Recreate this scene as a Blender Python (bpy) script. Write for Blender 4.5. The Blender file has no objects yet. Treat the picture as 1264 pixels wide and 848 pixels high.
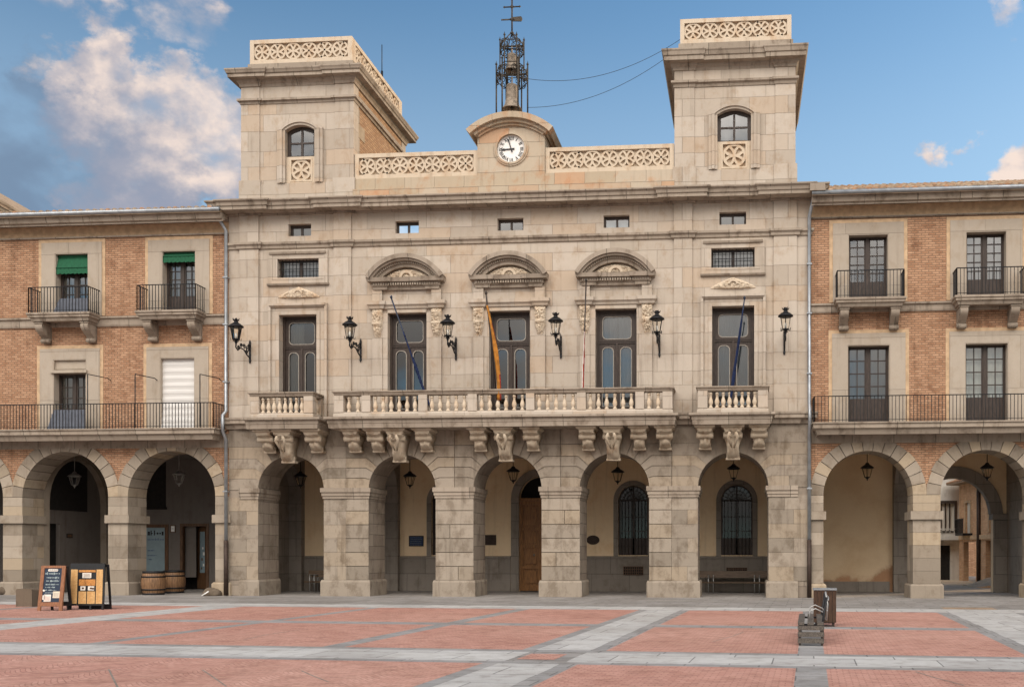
import bpy, bmesh, math, random
from mathutils import Vector, Matrix, noise
from mathutils.geometry import tessellate_polygon

R = math.radians
PI = math.pi
rnd = random.Random(11)
S = bpy.context.scene
COL = S.collection

# ------------------------------------------------------------------ camera
F, PW, PH = 1250.0, 1264, 848          # focal length and size of the photograph in pixels
UC, VH = 811.0, 681.0                  # principal column, horizon row
DIST, EYE, CX = 37.5, 1.68, 8.7        # metres from the facade plane (y = 0), eye height
TH = math.atan((915 - UC) / F)
FW = (-math.sin(TH), math.cos(TH))
RT = (math.cos(TH), math.sin(TH))
cam = bpy.data.cameras.new('camera')
cam_o = bpy.data.objects.new('camera', cam)
COL.objects.link(cam_o)
cam_o.location = (CX, -DIST, EYE)
cam_o.rotation_euler = (R(90), 0, TH)
cam.sensor_width = 36
cam.lens = F / PW * 36
cam.shift_x = -(UC - PW / 2) / PW
cam.shift_y = (VH - PH / 2) / PW
cam.clip_end = 4000
S.camera = cam_o

# ------------------------------------------------------------------ sky and sun
SUN_EL, SUN_AZ = R(14), R(40)          # low sun behind the right end of the facade
sdir = Vector((math.cos(SUN_AZ) * math.cos(SUN_EL), math.sin(SUN_AZ) * math.cos(SUN_EL), math.sin(SUN_EL)))
sun = bpy.data.lights.new('sun', 'SUN')
sun.energy = 2.4
sun.angle = R(0.5)
sun.color = (1.0, 0.72, 0.45)
sun_o = bpy.data.objects.new('sun', sun)
COL.objects.link(sun_o)
sun_o.rotation_euler = (-sdir).to_track_quat('-Z', 'Y').to_euler()
sun_o.location = (30, 20, 40)

S.view_settings.view_transform = 'Standard'
S.view_settings.look = 'None'
S.view_settings.exposure = 0.3
S.view_settings.gamma = 1.0
S.view_settings.use_curve_mapping = False

W = bpy.data.worlds.new('World')
S.world = W
W.use_nodes = True


class NT:
    """small helper round a node tree"""
    def __init__(s, tree):
        s.t = tree
        tree.nodes.clear()

    def n(s, kind, props=None, **inp):
        nd = s.t.nodes.new('ShaderNode' + kind)
        for k, v in (props or {}).items():
            setattr(nd, k, v)
        for k, v in inp.items():
            key = k.replace('_', ' ')
            sock = nd.inputs[int(k[1:])] if k[0] == 'i' and k[1:].isdigit() else nd.inputs[key]
            s.set(sock, v)
        return nd

    def set(s, sock, v):
        if isinstance(v, bpy.types.Node):
            v = v.outputs[0]
        if isinstance(v, bpy.types.NodeSocket):
            s.t.links.new(v, sock)
        else:
            if sock.type == 'RGBA' and len(v) == 3:
                v = (*v, 1)
            sock.default_value = v

    def m(s, op, a, b=0.0, c=0.0, clamp=False):
        return s.n('Math', dict(operation=op, use_clamp=clamp), i0=a, i1=b, i2=c).outputs[0]

    def vm(s, op, a, b=(0, 0, 0)):
        nd = s.n('VectorMath', dict(operation=op), i0=a, i1=b)
        return nd.outputs['Value'] if op in ('DOT_PRODUCT', 'LENGTH', 'DISTANCE') else nd.outputs[0]

    def mix(s, fac, a, b, mode='MIX'):
        nd = s.t.nodes.new('ShaderNodeMix')
        nd.data_type = 'RGBA'
        nd.blend_type = mode
        nd.clamp_factor = True
        s.set(nd.inputs[0], fac)
        s.set(nd.inputs[6], a)
        s.set(nd.inputs[7], b)
        return nd.outputs[2]

    def fmix(s, fac, a, b):
        nd = s.t.nodes.new('ShaderNodeMix')
        s.set(nd.inputs[0], fac)
        s.set(nd.inputs[2], a)
        s.set(nd.inputs[3], b)
        return nd.outputs[0]

    def ramp(s, fac, lo, hi):
        return s.n('MapRange', dict(interpolation_type='SMOOTHSTEP'), Value=fac, From_Min=lo, From_Max=hi).outputs[0]

    def noise(s, vec, scale, detail=4, rough=.55, dist=0.0):
        nd = s.n('TexNoise', None, Scale=scale, Detail=detail, Roughness=rough, Distortion=dist)
        s.set(nd.inputs['Vector'], vec)
        return nd.outputs[0]


def pix_dir(u, v):
    a, b = (u - UC) / F, (VH - v) / F
    return Vector((FW[0] + RT[0] * a, FW[1] + RT[1] * a, b)).normalized()


def build_world():
    k = NT(W.node_tree)
    gen = k.n('TexCoord').outputs['Generated']
    d = k.vm('NORMALIZE', gen)
    sep = k.n('SeparateXYZ', None, Vector=d)
    x, y, z = sep.outputs
    sky = k.n('TexSky', dict(sky_type='NISHITA', sun_disc=False, sun_elevation=SUN_EL,
                             sun_rotation=math.atan2(sdir.x, sdir.y), air_density=1.0,
                             dust_density=0.6, ozone_density=1.6))
    skyc = k.n('Background', None, Strength=0.122)
    skyt = k.mix(1.0, sky.outputs[0], (0.76, 1.02, 1.15), 'MULTIPLY')
    skyt = k.mix(k.m('MULTIPLY', k.ramp(z, .50, .30), .42), skyt, (3.3, 4.4, 5.5))
    k.set(skyc.inputs[0], skyt)
    # cumulus in direction space; masks place it (left of the hall, plus an unseen bright bank added behind the viewer to light the facade)
    p = k.vm('MULTIPLY', d, (1.0, 1.0, 1.35))

    def cloud_noise(vec):
        big = k.noise(vec, 13.0, 8, .51, .15)
        return big
    n1 = cloud_noise(p)
    n2 = cloud_noise(k.vm('ADD', p, (.012, .0, .016)))

    w1 = k.n('TexNoise', None, Scale=11.0, Detail=7, Roughness=.6)
    k.set(w1.inputs['Vector'], p)
    w2 = k.n('TexNoise', None, Scale=34.0, Detail=6, Roughness=.6)
    k.set(w2.inputs['Vector'], p)
    wv = k.vm('ADD', k.vm('MULTIPLY', k.vm('SUBTRACT', w1.outputs['Color'], (.5, .5, .5)), (.22, .1, .16)),
              k.vm('MULTIPLY', k.vm('SUBTRACT', w2.outputs['Color'], (.5, .5, .5)), (.055, .03, .05)))
    dw = k.vm('ADD', d, wv)

    def blob(u, v, inner, outer):
        dist = k.vm('DISTANCE', dw, tuple(pix_dir(u, v)))
        return k.ramp(dist, outer, inner)

    def most(*q):
        m_ = q[0]
        for w_ in q[1:]:
            m_ = k.m('MAXIMUM', m_, w_)
        return m_
    body = most(blob(190, 150, .02, .07), blob(262, 175, .03, .085), blob(105, 115, .015, .07), blob(170, 205, .04, .095))
    wisp = most(blob(95, 25, .0, .075), blob(195, 45, .0, .08), blob(25, 100, .0, .055))
    right = most(blob(1275, 200, .02, .07), k.m('MULTIPLY', blob(1255, 28, .0, .07), .85), k.m('MULTIPLY', blob(1170, 206, .0, .045), .95))
    low = most(blob(0, 200, .04, .12), blob(100, 230, .04, .11), blob(60, 170, .02, .08), blob(205, 245, .01, .07))
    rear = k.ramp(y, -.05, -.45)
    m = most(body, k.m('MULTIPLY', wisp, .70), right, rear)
    def cover(mask, soft, top=.26):
        thr = k.n('MapRange', None, Value=mask, From_Min=0.0, From_Max=1.0, To_Min=.80, To_Max=top).outputs[0]
        return k.ramp(k.m('SUBTRACT', n1, thr), 0.0, soft)
    up = k.ramp(z, 0.0, .05)
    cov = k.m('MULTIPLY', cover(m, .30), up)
    covl = k.m('MULTIPLY', k.m('MULTIPLY', cover(low, .34, .2), .88), up)
    lit = k.ramp(k.m('SUBTRACT', n1, n2), -.09, .10)
    side = most(blob(205, 115, .02, .075), blob(262, 150, .02, .06), blob(105, 100, .01, .045), blob(262, 195, .0, .045), wisp)
    lit = k.m('MULTIPLY', k.m('ADD', k.m('MULTIPLY', lit, .65), .35), k.fmix(k.m('MAXIMUM', side, k.ramp(x, -.1, .1)), .14, 1.0), clamp=True)
    ccol = k.mix(lit, (.235, .27, .36), (.76, .63, .555))
    rear_fill_c = k.mix(k.ramp(n1, .35, .65), (1.0, .915, .82), (1.0, .945, .89))
    ccol = k.mix(rear, ccol, rear_fill_c)
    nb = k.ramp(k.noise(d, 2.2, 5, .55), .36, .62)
    rear_fill_str = k.m('MULTIPLY', k.fmix(k.ramp(z, .10, .70), .45, 5.9), k.fmix(nb, .55, 1.15))  # added rear bank is brighter higher up, lighting the facade from above
    cstr = k.fmix(rear, 1.0, rear_fill_str)
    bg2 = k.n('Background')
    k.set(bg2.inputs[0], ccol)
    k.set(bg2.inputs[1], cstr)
    bg3 = k.n('Background', None, Strength=1.0, Color=(.15, .215, .315, 1))
    ml = k.n('MixShader')
    k.set(ml.inputs[0], covl)
    k.set(ml.inputs[1], skyc.outputs[0])
    k.set(ml.inputs[2], bg3.outputs[0])
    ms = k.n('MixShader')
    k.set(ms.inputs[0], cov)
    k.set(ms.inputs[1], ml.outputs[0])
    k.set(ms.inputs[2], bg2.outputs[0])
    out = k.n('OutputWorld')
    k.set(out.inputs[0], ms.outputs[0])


build_world()


# ------------------------------------------------------------------ measuring helpers
def _dir(u):
    a = (u - UC) / F
    return (FW[0] + RT[0] * a, FW[1] + RT[1] * a)


def U(u, yo=0.0):
    """world x of photo column u on the vertical plane y = yo"""
    d = _dir(u)
    return CX + (yo + DIST) / d[1] * d[0]


def V(v, u=640, yo=0.0):
    """world z of photo row v at column u on the plane y = yo"""
    d = _dir(u)
    return EYE + (yo + DIST) / d[1] * (VH - v) / F


def G(u, v):
    """ground point under photo pixel u, v"""
    d = _dir(u)
    t = EYE * F / (v - VH)
    return Vector((CX + t * d[0], -DIST + t * d[1], 0))


# ------------------------------------------------------------------ mesh builder
class MB:
    def __init__(s):
        s.v, s.f, s.m, s.sm = [], [], [], []

    def add(s, verts, faces, mat=0, smooth=False):
        o = len(s.v)
        s.v += [tuple(p) for p in verts]
        for f in faces:
            s.f.append([i + o for i in f])
            s.m.append(mat)
            s.sm.append(smooth)

    def box(s, x0, x1, y0, y1, z0, z1, mat=0):
        v = [(x, y, z) for z in (z0, z1) for y in (y0, y1) for x in (x0, x1)]
        s.add(v, [(0, 2, 3, 1), (4, 5, 7, 6), (0, 1, 5, 4), (2, 6, 7, 3), (0, 4, 6, 2), (1, 3, 7, 5)], mat)

    def prism(s, poly, y0, y1, holes=(), mat=0, plane='xz'):
        """polygon (a, b) extruded from y0 to y1; plane xz: along y, yz: along x, xy: along z"""
        loops = [list(poly)] + [list(h) for h in holes]
        tri = tessellate_polygon([[Vector((a, b, 0)) for a, b in l] for l in loops])
        flat = [q for l in loops for q in l]
        n = len(flat)

        def P(q, t):
            a, b = q
            return (a, t, b) if plane == 'xz' else ((t, a, b) if plane == 'yz' else (a, b, t))
        verts = [P(q, y0) for q in flat] + [P(q, y1) for q in flat]
        faces = []
        if not holes:
            faces += [list(range(n)), [i + n for i in reversed(range(n))]] if n <= 4 else \
                     [list(t) for t in tri] + [[i + n for i in reversed(t)] for t in tri]
        else:
            faces += [list(t) for t in tri] + [[i + n for i in reversed(t)] for t in tri]
        o = 0
        for l in loops:
            for i in range(len(l)):
                a, b = o + i, o + (i + 1) % len(l)
                faces.append([a, b, b + n, a + n])
            o += len(l)
        s.add(verts, faces, mat)

    def band(s, outer, inner, y0, y1, mat=0):
        """strip between two open outlines of equal length in the xz plane, extruded y0..y1"""
        n = len(outer)
        vs = []
        for (ax, az), (bx, bz) in zip(outer, inner):
            vs += [(ax, y0, az), (bx, y0, bz), (bx, y1, bz), (ax, y1, az)]
        fs = [[0, 1, 2, 3], [4 * n - 1, 4 * n - 2, 4 * n - 3, 4 * n - 4]]
        for i in range(n - 1):
            for j in range(4):
                j2 = (j + 1) % 4
                fs.append([4 * i + j, 4 * i + j2, 4 * i + 4 + j2, 4 * i + 4 + j])
        s.add(vs, fs, mat)

    def sweep(s, path, prof, closed=False, mat=0):
        """profile (out, z) swept along a plan path; out is to the right of the walking direction"""
        n = len(path)
        rings = []
        for i, (x, y) in enumerate(path):
            def nrm(a, b):
                dx, dy = b[0] - a[0], b[1] - a[1]
                l = math.hypot(dx, dy)
                return (dy / l, -dx / l)
            n1 = nrm(path[i - 1], path[i]) if (i or closed) else None
            n2 = nrm(path[i], path[(i + 1) % n]) if (i < n - 1 or closed) else None
            n1, n2 = n1 or n2, n2 or n1
            k = 1 / max(.2, 1 + n1[0] * n2[0] + n1[1] * n2[1])
            ox, oy = (n1[0] + n2[0]) * k, (n1[1] + n2[1]) * k
            rings.append([(x + ox * o, y + oy * o, z) for o, z in prof])
        m = len(prof)
        verts = [p for r in rings for p in r]
        faces = []
        for i in range(n if closed else n - 1):
            a, b = i * m, ((i + 1) % n) * m
            for j in range(m):
                j2 = (j + 1) % m
                faces.append([a + j, a + j2, b + j2, b + j])
        if not closed:
            faces += [list(range(m)), [(n - 1) * m + j for j in reversed(range(m))]]
        s.add(verts, faces, mat)

    def tube(s, pts, r, n=6, mat=0, smooth=True):
        pts = [Vector(p) for p in pts]
        rr = r if isinstance(r, (list, tuple)) else [r] * len(pts)
        up = None
        verts, faces = [], []
        for i, p in enumerate(pts):
            t = (pts[min(i + 1, len(pts) - 1)] - pts[max(i - 1, 0)]).normalized()
            if up is None:
                up = Vector((0, 0, 1)) if abs(t.z) < .9 else Vector((1, 0, 0))
            a = t.cross(up).normalized()
            up = a.cross(t).normalized()
            for j in range(n):
                w = 2 * PI * (j + .5) / n
                verts.append(p + (a * math.cos(w) + up * math.sin(w)) * rr[i])
        for i in range(len(pts) - 1):
            for j in range(n):
                a, b = i * n + j, i * n + (j + 1) % n
                faces.append([a, b, b + n, a + n])
        faces += [list(range(n)), [(len(pts) - 1) * n + j for j in reversed(range(n))]]
        s.add(verts, faces, mat, smooth)

    def lathe(s, prof, c=(0, 0, 0), n=12, mat=0, smooth=True, sx=1.0):
        verts, faces = [], []
        for r, z in prof:
            for j in range(n):
                w = 2 * PI * (j + .5) / n
                verts.append((c[0] + r * math.cos(w) * sx, c[1] + r * math.sin(w), c[2] + z))
        for i in range(len(prof) - 1):
            for j in range(n):
                a, b = i * n + j, i * n + (j + 1) % n
                faces.append([a, b, b + n, a + n])
        faces += [list(range(n)), [(len(prof) - 1) * n + j for j in reversed(range(n))]]
        s.add(verts, faces, mat, smooth)

    def ring(s, cx, cz, r0, r1, a0, a1, y0, y1, n=16, mat=0):
        """part of a flat ring in the xz plane, extruded y0..y1"""
        full = abs(a1 - a0) > 6.28
        verts, faces = [], []
        k = n if full else n + 1
        for i in range(k):
            a = a0 + (a1 - a0) * i / n
            c, q = math.cos(a), math.sin(a)
            verts += [(cx + r0 * c, y0, cz + r0 * q), (cx + r1 * c, y0, cz + r1 * q),
                      (cx + r1 * c, y1, cz + r1 * q), (cx + r0 * c, y1, cz + r0 * q)]
        for i in range(n):
            a, b = 4 * i, 4 * ((i + 1) % k)
            for j in range(4):
                j2 = (j + 1) % 4
                faces.append([a + j, a + j2, b + j2, b + j])
        if not full:
            faces += [[0, 1, 2, 3], [4 * n + 3, 4 * n + 2, 4 * n + 1, 4 * n]]
        s.add(verts, faces, mat)

    def relief(s, x0, x1, z0, z1, y, h, inside, seed=0, nx=30, nz=24, freq=9.0, mat=0):
        """carved ornament: a closed height field standing out of the plane y"""
        verts, idx = [], {}
        def hgt(x, z):
            e = inside((x - x0) / (x1 - x0), (z - z0) / (z1 - z0))
            if e <= 0:
                return None
            q = Vector((x * freq, seed * 3.7, z * freq))
            w = noise.noise(q) + .6 * noise.noise(q * 2.1)
            leaf = .5 + .5 * math.sin(7 * w + 2.2 * noise.noise(q * .7))
            return h * min(1, e * 5) * (.35 + .65 * leaf)
        for j in range(nz + 1):
            for i in range(nx + 1):
                x, z = x0 + (x1 - x0) * i / nx, z0 + (z1 - z0) * j / nz
                k = hgt(x, z)
                if k is not None:
                    idx[i, j] = len(verts)
                    verts.append((x, y - k, z))
        faces = []
        for j in range(nz):
            for i in range(nx):
                q = [idx.get(t) for t in ((i, j), (i + 1, j), (i + 1, j + 1), (i, j + 1))]
                q = [t for t in q if t is not None]
                if len(q) >= 3:
                    faces.append(q)
        nv = len(verts)
        edge = {}
        for f in faces:
            for a, b in zip(f, f[1:] + f[:1]):
                edge[a, b] = 1
        verts += [(a, y + .015, c) for a, _, c in verts]
        for (a, b) in list(edge):
            if (b, a) not in edge:
                faces.append([b, a, a + nv, b + nv])
        s.add(verts, faces, mat, True)

    def build(s, name, mats, parent=None, org=(0, 0, 0), kind=None, keep=False):
        me = bpy.data.meshes.new(name)
        o = Vector(org)
        me.from_pydata([Vector(p) - o for p in s.v], [], s.f)
        for mt in (mats if isinstance(mats, (list, tuple)) else [mats]):
            me.materials.append(mt)
        me.polygons.foreach_set('material_index', s.m)
        me.polygons.foreach_set('use_smooth', s.sm)
        if not keep:
            bm = bmesh.new()
            bm.from_mesh(me)
            bmesh.ops.recalc_face_normals(bm, faces=bm.faces)
            bm.to_mesh(me)
            bm.free()
        ob = bpy.data.objects.new(name, me)
        COL.objects.link(ob)
        if parent:
            ob.parent = parent
        else:
            ob.location = o
        if kind:
            ob['kind'] = kind
        return ob


def tag(o, label, cat, group=None):
    o['label'] = label
    o['category'] = cat
    if group:
        o['group'] = group
    return o


def thing(name, label, cat, loc=(0, 0, 0), rz=0.0, group=None):
    o = bpy.data.objects.new(name, None)
    o.empty_display_size = .2
    COL.objects.link(o)
    o.location = loc
    o.rotation_euler = (0, 0, rz)
    return tag(o, label, cat, group)


def copy_tree(o, parent=None):
    c = o.copy()
    COL.objects.link(c)
    if parent:
        c.parent = parent
    for ch in [q for q in o.children]:
        copy_tree(ch, c)
    return c


def dup(root, label, loc, rz=0.0):
    c = copy_tree(root)
    c.location = loc
    c.rotation_euler = (0, 0, rz)
    c['label'] = label
    return c


def arc(cx, cz, r, a0, a1, n=14):
    return [(cx + r * math.cos(a0 + (a1 - a0) * i / n), cz + r * math.sin(a0 + (a1 - a0) * i / n)) for i in range(n + 1)]


def rect(x0, x1, z0, z1):
    return [(x0, z0), (x1, z0), (x1, z1), (x0, z1)]


def rrect(x0, x1, z0, z1, r, rb=None):
    rb = r if rb is None else rb
    p = []
    for cx, cz, a, q in ((x1 - rb, z0 + rb, -PI / 2, rb), (x1 - r, z1 - r, 0, r), (x0 + r, z1 - r, PI / 2, r), (x0 + rb, z0 + rb, PI, rb)):
        if q < .004:
            p.append((cx, cz))
        else:
            p += arc(cx, cz, q, a, a + PI / 2, 5)
    return p


def seg_arch(x0, x1, z0, zs, rise, n=12):
    """opening with a segmental head: spring zs, rise above it"""
    w = (x1 - x0) / 2
    r = (w * w + rise * rise) / (2 * rise)
    a = math.asin(min(1, w / r))
    return [(x0, z0), (x1, z0)] + arc((x0 + x1) / 2, zs + rise - r, r, PI / 2 - a, PI / 2 + a, n)


# ------------------------------------------------------------------ materials
MATS = {}


def material(name):
    m = bpy.data.materials.new(name)
    m.use_nodes = True
    MATS[name] = m
    return m, NT(m.node_tree)


def finish(k, color, rough=.85, bump=None, metallic=0.0, spec=.35, bdist=.02):
    b = k.n('BsdfPrincipled', None, Roughness=rough, Metallic=metallic)
    k.set(b.inputs['Base Color'], color)
    k.set(b.inputs['Specular IOR Level'], spec)
    if bump is not None:
        bn = k.n('Bump', None, Strength=1.0, Distance=bdist)
        k.set(bn.inputs['Height'], bump)
        k.set(b.inputs['Normal'], bn.outputs[0])
    out = k.n('OutputMaterial')
    k.set(out.inputs[0], b.outputs[0])
    return b


def facade_uv(k):
    g = k.n('NewGeometry')
    p = k.n('SeparateXYZ', None, Vector=g.outputs['Position'])
    nn = k.n('SeparateXYZ', None, Vector=g.outputs['True Normal'])
    sx = k.m('GREATER_THAN', k.m('ABSOLUTE', nn.outputs[0]), .6)
    sz = k.m('GREATER_THAN', k.m('ABSOLUTE', nn.outputs[2]), .75)
    u = k.fmix(sx, p.outputs[0], p.outputs[1])
    v = k.fmix(sz, p.outputs[2], p.outputs[1])
    c = k.n('CombineXYZ', None, X=u, Y=v)
    return c.outputs[0], g


def masonry(name, c1, c2, mortar, bw, bh, ms=.012, stain=(.5, .45, .4), stain_amt=.5, dirt=.35, island=False,
            rough=.88, depth=.012, bias=0.0, grain=.12, off=(0, 0, 0), warm=None, thr=(.48, .70), wamt=1.0, wob=0.0):
    m, k = material(name)
    uv, g = facade_uv(k)
    pos = g.outputs['Position']
    uv = k.vm('ADD', uv, off)
    if wob:
        q = k.n('SeparateXYZ', None, Vector=uv)
        vv = k.m('ADD', q.outputs[1], k.m('MULTIPLY', k.m('SINE', k.m('MULTIPLY', q.outputs[1], 2.3)), wob * .6))
        uu = k.m('ADD', q.outputs[0], k.m('MULTIPLY', k.m('SINE', k.m('MULTIPLY', q.outputs[0], 1.43)), wob * 1.4))
        uv = k.n('CombineXYZ', None, X=uu, Y=vv).outputs[0]
    if island:
        rp = g.outputs['Random Per Island']
        col = k.mix(rp, c1, c2)
        if warm:
            col = k.mix(k.ramp(k.m('FRACT', k.m('MULTIPLY', rp, 7.31)), .62, .95), col, warm)
        hgt = None
    else:
        br = k.n('TexBrick', dict(offset=.5, offset_frequency=2, squash=1.0), Scale=1.0, Mortar_Size=ms,
                 Mortar_Smooth=.2, Bias=bias, Brick_Width=bw, Row_Height=bh, Color1=c1, Color2=c2, Mortar=mortar)
        k.set(br.inputs['Vector'], uv)
        col = br.outputs[0]
        if warm:
            br2 = k.n('TexBrick', dict(offset=.5, offset_frequency=2), Scale=1.0, Mortar_Size=0, Bias=0,
                      Brick_Width=bw, Row_Height=bh, Color1=(0, 0, 0), Color2=(1, 1, 1), Mortar=(0, 0, 0))
            k.set(br2.inputs['Vector'], uv)
            f = k.m('FRACT', k.m('MULTIPLY', br2.outputs[0], 5.77))
            f = k.m('MULTIPLY', k.ramp(f, .6, .95), k.m('SUBTRACT', 1.0, br.outputs['Fac']))
            col = k.mix(k.m('MULTIPLY', f, wamt), col, warm)
        hgt = k.m('MULTIPLY', br.outputs['Fac'], -1.0)
    # stains with a shape of their own
    n1 = k.noise(k.vm('MULTIPLY', pos, (1.3, 1.3, .9)), 1.5, 8, .68, .2)
    sc = k.vm('MULTIPLY', pos, (4.2, 4.2, .30))
    n2 = k.noise(sc, 1.0, 6, .6)
    st = k.m('MULTIPLY', k.ramp(n1, thr[0], thr[1]), stain_amt)
    col = k.mix(st, col, k.mix(1.0, col, stain, 'MULTIPLY'))
    dk = k.m('MULTIPLY', k.ramp(n2, .52, .74), dirt)
    col = k.mix(dk, col, k.mix(1.0, col, (.42, .38, .34), 'MULTIPLY'))
    n3 = k.noise(pos, 34, 3, .6)
    n4 = k.noise(pos, 5.0, 5, .6)
    gv = k.m('ADD', 1 - grain, k.m('MULTIPLY', k.m('ADD', n3, n4), grain))
    cc = k.n('CombineColor', None, Red=gv, Green=gv, Blue=gv)
    col = k.mix(1.0, col, cc.outputs[0], 'MULTIPLY')
    bmp = k.m('MULTIPLY', k.m('ADD', n3, n4), .3)
    if hgt is not None:
        bmp = k.m('ADD', bmp, hgt)
    finish(k, col, rough, bmp, bdist=depth, spec=.25)
    return m


def plain(name, col, rough=.7, metallic=0.0, var=.2, scale=6.0, spec=.35, bump=0.0, dark=None, stretch=(1, 1, 1)):
    m, k = material(name)
    pos = k.n('NewGeometry').outputs['Position']
    pos = k.vm('MULTIPLY', pos, stretch)
    n = k.noise(pos, scale, 6, .6)
    dk = dark or tuple(c * (1 - 2 * var) for c in col)
    c = k.mix(k.ramp(n, .3, .72), dk, tuple(min(1, q * (1 + var * .5)) for q in col))
    finish(k, c, rough, n if bump else None, metallic, spec, bump or .01)
    return m


STONE = masonry('hall_ashlar', (.385, .325, .262), (.475, .41, .34), (.29, .24, .192), 1.35, .62, .007,
                stain=(.74, .62, .50), stain_amt=.6, dirt=.36, depth=.007, warm=(.44, .35, .265), off=(.3, .23, 0), wob=.16)
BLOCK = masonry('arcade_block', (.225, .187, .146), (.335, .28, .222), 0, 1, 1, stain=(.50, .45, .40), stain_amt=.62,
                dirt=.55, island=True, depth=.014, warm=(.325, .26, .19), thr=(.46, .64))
JAMB = masonry('jamb_stone', (.235, .19, .15), (.315, .26, .205), (.14, .115, .09), 1.1, .46, .008,
               stain=(.45, .4, .35), stain_amt=.7, dirt=.45, wob=.1)
CORN = masonry('weathered_cornice', (.27, .22, .172), (.35, .29, .23), (.13, .11, .085), 1.5, 3.0, .012,
               stain=(.40, .35, .31), stain_amt=.75, dirt=.6, off=(0, 1.1, 0))
CARVE = masonry('carved_limestone', (.54, .445, .335), (.58, .48, .37), (.5, .42, .33), 9, 9, .001,
                stain=(.78, .58, .40), stain_amt=.6, dirt=.4, depth=.015)
SCROLL = masonry('scroll_stone', (.40, .325, .24), (.46, .38, .29), (.5, .42, .33), 9, 9, .001,
                 stain=(.55, .42, .32), stain_amt=.8, dirt=.5, depth=.03)
WARM = masonry('warm_ashlar', (.41, .33, .235), (.46, .385, .295), (.24, .19, .14), 1.15, .55, .006,
               stain=(.95, .66, .48), stain_amt=.7, dirt=.3, warm=(.46, .30, .19))
SIDE = masonry('side_stone', (.22, .18, .138), (.365, .305, .24), (.22, .18, .14), 0.9, .5, .008, stain=(.5, .42, .34),
               stain_amt=.55, dirt=.35, island=True, warm=(.38, .30, .21))
GREY = masonry('grey_surround', (.34, .285, .225), (.39, .33, .265), (.28, .23, .18), 2.5, 1.9, .004,
               stain=(.75, .66, .55), stain_amt=.4, dirt=.25)
BRICK = masonry('orange_brick', (.335, .172, .095), (.465, .27, .162), (.24, .155, .10), .25, .083, .014,
                stain=(.60, .53, .50), stain_amt=.75, dirt=.42, depth=.016, warm=(.56, .335, .21), grain=.25, wamt=.4)
TBRICK = masonry('tower_brick', (.33, .185, .10), (.46, .29, .165), (.24, .16, .10), .30, .1, .016, stain=(.7, .6, .5),
                 stain_amt=.4, dirt=.2)
PLASTER = masonry('cream_plaster', (.77, .59, .385), (.77, .59, .385), (.77, .59, .385), 9, 9, .0, stain=(.86, .74, .62),
                  stain_amt=.5, dirt=.25, depth=.003)


def patched_plaster(name, base, bare, x0, x1, z0, z1):
    """plaster fallen off in an irregular patch"""
    m, k = material(name)
    pos = k.n('NewGeometry').outputs['Position']
    sp = k.n('SeparateXYZ', None, Vector=pos)
    fx = k.n('MapRange', dict(clamp=False), Value=sp.outputs[0], From_Min=x0, From_Max=x1).outputs[0]
    fz = k.n('MapRange', dict(clamp=False), Value=sp.outputs[2], From_Min=z0, From_Max=z1).outputs[0]
    n1 = k.noise(pos, 1.1, 8, .6, .3)
    n2 = k.noise(pos, .7, 6, .6)
    n3 = k.noise(pos, 30, 3, .6)
    f = k.m('ADD', k.m('SUBTRACT', k.m('MULTIPLY', k.m('POWER', k.m('MAXIMUM', fx, 0.0), 1.6), .95), fz), k.m('MULTIPLY', k.m('SUBTRACT', n1, .45), 1.1))
    f = k.m('SUBTRACT', f, k.m('MULTIPLY', k.ramp(fx, 1.15, 1.3), 9.0))
    msk = k.ramp(f, -.03, .16)
    rim = k.m('MULTIPLY', k.ramp(f, -.16, .0), .45)
    col = k.mix(k.m('MULTIPLY', k.ramp(n2, .42, .68), .5), base, tuple(c * q for c, q in zip(base, (.80, .70, .60))))
    col = k.mix(rim, col, (.62, .43, .27))
    col = k.mix(msk, col, k.mix(n1, tuple(c * .7 for c in bare), tuple(c * 1.2 for c in bare)))
    gv = k.m('ADD', .88, k.m('MULTIPLY', n3, .24))
    col = k.mix(1.0, col, k.n('CombineColor', None, Red=gv, Green=gv, Blue=gv).outputs[0], 'MULTIPLY')
    finish(k, col, .9, k.m('ADD', k.m('MULTIPLY', msk, -1.0), k.m('MULTIPLY', n3, .3)), bdist=.015)
    return m


PEACH = masonry('peach_render', (.60, .42, .27), (.60, .42, .27), (.6, .42, .27), 9, 9, .0, stain=(.8, .7, .6), stain_amt=.5, dirt=.2)
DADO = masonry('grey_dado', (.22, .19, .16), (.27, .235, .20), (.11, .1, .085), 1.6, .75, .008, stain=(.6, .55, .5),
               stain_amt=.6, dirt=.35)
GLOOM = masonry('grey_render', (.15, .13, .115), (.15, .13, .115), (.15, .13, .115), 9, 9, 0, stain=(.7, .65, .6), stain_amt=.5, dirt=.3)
DARK = plain('dark_inside', (.018, .015, .013), .9)
WOOD = plain('dark_brown_wood', (.052, .036, .028), .5, var=.25, scale=9, stretch=(4, 4, .5))
OAK = plain('oak_door', (.31, .14, .045), .45, var=.25, scale=5, stretch=(6, 6, .6))
SHOPW = plain('shop_wood', (.13, .065, .03), .5, var=.25, scale=5, stretch=(5, 5, .6))
IRON = plain('black_iron', (.018, .018, .02), .5, .4, var=.2)
BIRON = plain('bell_frame_iron', (.075, .062, .048), .6, .5, var=.35, scale=20)
BRONZE = plain('bell_bronze', (.33, .265, .20), .65, .15, var=.25, scale=8)
ZINC = plain('zinc', (.36, .38, .40), .42, .6, var=.12, scale=4)
RUSTP = plain('brown_iron_pipe', (.055, .035, .026), .6, .3)
WHITE = plain('white_enamel', (.78, .76, .72), .35, var=.03)
BLACK = plain('black_paint', (.012, .012, .013), .4, var=.1)
GREEN = plain('green_canvas', (.012, .098, .045), .85, var=.12, scale=14)
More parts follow.
